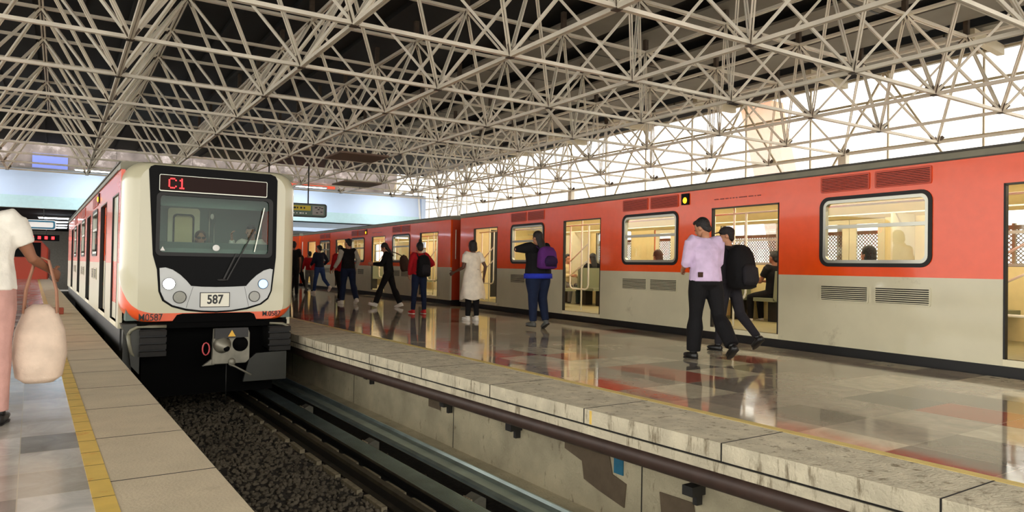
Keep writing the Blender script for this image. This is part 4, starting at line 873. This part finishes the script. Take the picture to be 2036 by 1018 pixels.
    if hair == 'cap':
        b = MB(); b.ell(hv(0, -.01, .055), (.094*k, .108*k, .078*k), 'x', Rh); b.loft([hv(0, .05, .055), hv(0, .10, .052), hv(0, .165, .038)], [.074*k, .070*k, .035*k], [.012*k, .008*k, .006*k], 'x', side=Rh @ Vector((1, 0, 0))); bake(b, .008, 1, root, 'cap', 'cap_dark')
    if extra: extra(root, dict(tp=tp, hv=hv, J=J, A=shl, k=k, Rh=Rh))
    info = dict(tp=tp, hv=hv, J=J, A=shl, k=k, hip=hip); return root, info
def backpack(label, root, info, m, m2, w=.16, h=.23, d=.10, z=.24, y=-.20, cat='backpack', straps=True, details=()):
    tp = info['tp']; k = info['k']; t = thing('backpack', label, cat, root.location, root.rotation_euler.z)
    b = MB(); b.loft([tp(0, y, z-h), tp(0, y, z-h+.03), tp(0, y-.01, z-.05), tp(0, y, z+h*.5), tp(0, y+.01, z+h*.85), tp(0, y+.02, z+h)], [w*.7*k, w*k, w*1.02*k, w*.95*k, w*.75*k, w*.35*k], [d*.6*k, d*k, d*1.0*k, d*.85*k, d*.6*k, d*.3*k], m, n=24, pw=3.2); b.build('pack_body', t)
    b = MB(); b.loft([tp(0, y-d*1.0, z-h+.05), tp(0, y-d*1.12, z-h+.12), tp(0, y-d*1.08, z-.02), tp(0, y-d*.9, z+.03)], [w*.6*k, w*.74*k, w*.7*k, w*.4*k], [.02*k, .045*k, .04*k, .015*k], m2, n=18, pw=3); b.build('front_pocket', t)
    if straps:
        for s in (-1, 1): b = MB(); b.loft([tp(s*.09, y+d*.6, z+h*.7), tp(s*.105, -.04, .515), tp(s*.115, .06, .49), tp(s*.12, .135, .36), tp(s*.14, .10, .18), tp(s*.13, y+d*.6, z-h*.7)], [.022*k]*6, [.008*k]*6, m2, side=(1, 0, 0), n=8); b.build('strap', t)
    for q in details: q(t, tp, k)
    return t
AW = TH_P      # walking away from the camera along the platform
# 1 man in the lilac shirt
def belt(root, I):
    tp = I['tp']; b = MB(); b.loft([tp(0, 0, .045), tp(0, 0, .08)], [.171*I['k']]*2, [.128*I['k']]*2, 'shoe_black', n=28); b.build('belt', root)
    b = MB(); b.loft([tp(-.135, -.115, .03), tp(-.135, -.115, .09)], [.035, .035], [.015, .015], 'brown_bag', pw=4); b.build('belt_pouch', root)
p1 = person('man in lilac shirt and black trousers walking away, looking down to his left', (2.44, 9.0, 0), AW-.30, 1.77, [(.08, .02, .03, 0), (-.30, .40, .03, None)], [(.1, .22, 1.2, .5), (.15, .12, 1.3, .6)], lean=.05, head=(.42, .55), fat=1.2, top='lilac_shirt', sleeve=1.5, hair='short', extra=belt, vox=.011, flare=.026)
# 2 companion with cap and backpack
p2 = person('person in dark cap and dark trousers striding beside the man in lilac shirt', (3.02, 9.95, 0), AW-.05, 1.70, [(.10, .0, .02, 0), (-.30, .50, .02, None)], [(.25, .12, .8, .2), (-.2, .15, .6, .1)], lean=.06, head=(.05, .75), fat=.98, top='charcoal_cloth', sleeve=2, bottom='charcoal_cloth', hair='cap', vox=.011)
def tagw(t, tp, k): b = MB(); b.loft([tp(.08, -.332, .10), tp(.08, -.332, .16)], [.008*k]*2, [.003]*2, 'white', n=6); b.build('reflective_tab', t)
backpack('big black backpack on the back of the person in the dark cap', *p2, 'black_cloth', 'charcoal_cloth', w=.20, h=.30, d=.14, z=.20, y=-.23, details=(tagw,))
# 3 woman with purple backpack, elbow raised
p3 = person('heavy-set person in dark hoodie and jeans, left elbow raised, purple backpack', (.48, 13.0, 0), AW+.05, 1.70, [(-.05, .0, .03, 0), (.02, .28, .0, -.5)], [(.7, 1.42, 1.2, 1.5), (.1, .12, .7, .4)], lean=.02, head=(.15, .2), fat=1.58, top='black_cloth', sleeve=2, bottom='navy_jeans', shoes='shoe_grey', hair='long', vox=.014)
t = MB(); tp = p3[1]['tp']; t.loft([tp(.0, 0, -.09), tp(.0, 0, .0)], [.288, .285], [.218, .215], 'royal_blue', n=28); o = t.build('shirt_hem', p3[0]); o['label'] = 'royal blue shirt hem'
def grip(t, tp, k): b = MB(); b.loft([tp(-.15, -.33, .30), tp(0, -.345, .20), tp(.14, -.33, .22)], [.006*k]*3, None, 'grey_sleeve', n=6); b.build('piping', t)
backpack('purple backpack worn by the person with raised elbow', *p3, 'purple_bag', 'purple_dark', w=.19, h=.20, d=.11, z=.28, y=-.25, details=(grip,))
# 4 woman in white dress
p4 = person('woman in loose white tunic and narrow black trousers walking away', (-.80, 14.75, 0), AW+.1, 1.62, [(.04, .0, .0, 0), (-.03, .05, -.02, 0)], [(.1, .18, 1.0, -.3), (-.35, .35, .5, .2)], lean=.03, head=(.1, .2), fat=1.12, skin='skin_c', top='dress_white', sleeve=1, dress='dress_white', bottom='black_cloth', shoes='shoe_white', hair='bob')
# 5 red jacket with black backpack
p5 = person('person in red jacket, navy trousers and red trainers, hair in a top knot', (-2.13, 16.5, 0), AW+.05, 1.62, [(.06, .0, .06, 0), (-.04, .0, .06, 0)], [(.0, .25, .5, .3), (-.15, .75, 1.2, .9)], lean=.02, fat=1.05, top='red_cloth', bottom='navy_jeans', shoes='shoe_red', hair='bun')
backpack('black backpack worn over the red jacket', *p5, 'black_cloth', 'charcoal_cloth', w=.165, h=.26, d=.11, z=.20)
# 6 woman in black in profile, brown bag
p6 = person('woman all in black striding to the left, looking at her phone', (-3.2, 18.6, 0), AW+1.0, 1.70, [(.42, .10, .02, None), (-.30, .12, .02, -.3)], [(.4, .1, 1.2, .3), (.35, .1, 1.2, .3)], lean=.10, head=(.45, 0), fat=1.0, top='black_cloth', shoes='shoe_white', hair='long', flare=.02)
t = thing('shoulder_bag', 'dark brown oval bag carried behind the woman in black', 'bag', p6[0].location, p6[0].rotation_euler.z)
tp = p6[1]['tp']; b = MB(); b.loft([tp(.05, -.42, -.02), tp(.05, -.42, .05), tp(.05, -.42, .22), tp(.05, -.40, .36), tp(.05, -.38, .40)], [.05, .09, .095, .07, .03], [.09, .12, .13, .09, .04], 'brown_bag', n=18); b.build('bag_body', t)
b = MB(); b.tube([tp(.05, -.38, .38), tp(.08, -.25, .46), tp(.10, -.12, .52), tp(.12, .05, .49)], .012, 'brown_bag'); b.build('strap', t)
# 7 man in black vest, grey sleeve
p7 = person('man in black padded vest over grey sleeves, dark jeans and white trainers', (-4.6, 20.1, 0), AW+.1, 1.80, [(.12, .0, .03, 0), (-.22, .25, .03, None)], [(-.1, .35, .6, -.1), (-.35, .3, .9, .2)], lean=.04, head=(.05, .5), fat=1.12, top='black_cloth', sleeve=2, sleeves_m='grey_sleeve', bottom='navy_jeans', shoes='shoe_white', hair='short', flare=.015)
p7b = person('person in dark trousers hidden behind the man in black padded vest', (-5.12, 21.3, 0), AW+.2, 1.66, [(-.30, .10, .02, -.3), (.22, .0, .02, 0)], [(.2, .1, .6, .2), (-.2, .1, .5, .1)], top='red_cloth', bottom='black_cloth', hair='short', vox=.016)
# 8 navy jacket, jeans
p8 = person('man in navy jacket and blue jeans with a bag strap, stepping off his rear foot', (-7.15, 26.6, 0), AW+.3, 1.78, [(.20, .05, .03, 0), (-.35, .55, .0, None)], [(.2, .15, .8, .3), (-.1, .6, 1.0, .3)], lean=.06, head=(.1, .4), top='navy_cloth', bottom='blue_jeans', shoes='shoe_white', hair='short', vox=.016)
p8b = person('person in dark red top and grey skirt-length coat left of the man in blue jeans', (-7.75, 27.4, 0), AW, 1.55, [(.1, 0, .02, 0), (-.1, 0, .02, 0)], [(.2, .2, .6, .2), (0, .2, .4, .1)], top='red_cloth', bottom='grey_cloth', hair='short', vox=.016)
p9 = person('person in black wearing a dark cap, far along the platform', (-8.3, 27.9, 0), AW+.5, 1.66, [(.35, .1, .02, 0), (-.28, .2, .02, None)], [(.3, .1, .8, .2), (-.3, .1, .5, .1)], lean=.06, top='black_cloth', bottom='black_cloth', hair='cap', vox=.016)
p10 = person('dark dressed person half hidden by the right edge of the arriving cab', (-7.18, 23.5, 0), AW, 1.80, [(.06, .0, .02, 0), (-.06, .0, .02, 0)], [(.1, .12, .3, .0), (-.1, .12, .3, .0)], top='black_cloth', sleeve=1, skin='skin_b', bottom='black_cloth', hair='short', vox=.016)
# people far at the end of the left platform, and on the upper level
for q, (x, y, lab, h) in enumerate(((-20.6, 35.6, 'dark figure standing at the far end of the left platform, leftmost', 1.7), (-20.15, 36.2, 'dark figure with pale collar at the far end of the left platform', 1.72), (-20.9, 38.5, 'dark figure farthest away under the bridge', 1.68))):
    person(lab, (x, y, 0), AW+PI*(q == 1), h, [(.1, 0, .02, 0), (-.1, 0, .02, 0)], [(.2, .1, .8, .2), (0, .1, .4, .1)], top='black_cloth', bottom='black_cloth', hair='short', vox=.024)
person('person in orange red clothes leaning over the parapet of the blue bridge', fr(TH_G, .95, 37.1, 3.6), AW+PI, 1.72, [(.0, 0, .02, 0), (.0, 0, .02, 0)], [(.3, .1, 1.2, .2), (.3, .1, 1.2, .1)], top='orange_cloth', bottom='black_cloth', hair='short', vox=.024)
# woman at the left picture edge with tote bag
pw = person('woman in white top and dusty pink trousers at the left edge, bag over her arm', (-3.52, 4.72, 0), AW-.1, 1.64, [(.0, 0, .04, 0), (.05, 0, .04, 0)], [(.1, .2, .5, .2), (.15, .42, 1.0, -.2)], fat=1.3, skin='skin_b', top='white_cloth', sleeve=1, bottom='pink_cloth', hair='tail', hairm='hairbrown', vox=.012)
W = pw[1]['A'][1][2]; E_ = pw[1]['A'][1][1]
t = thing('tote_bag', 'large beige bag hanging from the arm of the woman at the left edge', 'bag', pw[0].location, pw[0].rotation_euler.z)
c = (W+E_)/2; b = MB(); b.loft([(c.x, c.y, .26), (c.x, c.y, .30), (c.x, c.y, .45), (c.x, c.y, .62), (c.x, c.y, .76), (c.x, c.y, .80)], [.09, .14, .165, .15, .10, .05], [.08, .12, .13, .11, .06, .03], 'beige_bag', n=24, pw=2.5); b.build('bag_body', t)
for s in (-.04, .04):
    b = MB(); b.loft([(c.x-.10, c.y+s, .74), (c.x-.09, c.y+s*.8, .90), (c.x-.04, c.y+s*.4, c.z+.03), (c.x, c.y, c.z+.05), (c.x+.04, c.y+s*.4, c.z+.03), (c.x+.09, c.y+s*.8, .90), (c.x+.10, c.y+s, .74)], .016, .008, 'tan_strap', side=(0, 1, 0), n=8); b.build('handle', t)

# ---- in the cab
cabx = lambda x, y, z: cab.location+Matrix.Rotation(TH_L, 3, 'Z') @ Vector((x, y, z))
def glasses(root, I):
    hv = I['hv']; b = MB()
    for s in (-1, 1): b.ell(hv(s*.034, .098, .006), (.027, .008, .02), 'black', I['Rh'])
    b.bar(hv(-.07, .09, .012), hv(.07, .09, .012), .006, .006, 'black'); b.build('glasses', root)
person('driver with long brown hair and dark glasses seated in the cab', cabx(1.17, 1.15, .34), TH_L+PI-.05, 1.62, [(1.45, 1.45, .1, 0), (1.45, 1.45, .1, 0)], [(.7, .1, .9, .1), (.7, .1, .9, .1)], lean=.05, skin='skin_a', top='charcoal_cloth', bottom='black_cloth', hair='long', hairm='hairbrown', extra=glasses, seat_z=.42, vox=.012)
person('second cab occupant in white shirt leaning beside the right window with raised arm', cabx(1.95, 1.05, .36), TH_L+PI-.5, 1.60, [(.0, .0, .05, 0), (.0, .0, .05, 0)], [(.5, .1, 1.6, .1), (.9, .3, 1.9, .2)], lean=.25, head=(.2, 0), skin='skin_a', top='white_cloth', bottom='charcoal_cloth', hair='short', seat_z=.55, vox=.012)
# ---- seated passengers in the near right car (x across the car, y along)
(oc, thc) = cars_r[0]
def seated(label, x, y, face, **kw):
    v = oc+ZK+Matrix.Rotation(thc, 3, 'Z') @ Vector((x, y, .25))*KS
    kw.setdefault('hair', 'short'); return person(label, v, thc+face, kw.pop('H', 1.72), [(1.45, 1.5, .08, 0), (1.45, 1.5, .08, 0)], [(.5, .1, 1.1, .4), (.5, .1, 1.1, .4)], lean=kw.pop('lean', .0), seat_z=.41, vox=.014, **kw)
sy = lambda k, s: 3.535+4.12*k+s*.30
seated('dark haired passenger seen as a black head low in the nearest train window', .45, sy(0, 1)+.05, 0, top='black_cloth', hair='bob')
seated('passenger in black t-shirt seated at the right side of the nearest open door', 1.9, 6.62, 0, top='black_cloth', sleeve=1, skin='skin_b', bottom='black_cloth', shoes='shoe_white')
seated('woman with long brown hair and cream top seated by the second window', .5, sy(1, 1)+.05, 0, top='cream_cloth', hair='long', hairm='hairbrown')
seated('dark dressed man seated at the near side of the second window', .52, sy(1, -1)-.05, PI, top='black_cloth', skin='skin_b')
seated('passenger in cream shirt seated beyond the second open door, leaning forward', 1.85, 13.0, PI, top='cream_cloth', bottom='grey_cloth', lean=.2)
seated('dark haired passenger in black with bare arm seen through the second open door', 1.9, 11.93, 0, top='black_cloth', sleeve=1, bottom='green_cloth', hair='long')
seated('passenger in tan top seated by the third window from the camera', .5, sy(2, 1)+.04, 0, top='beige_bag', hair='bob')
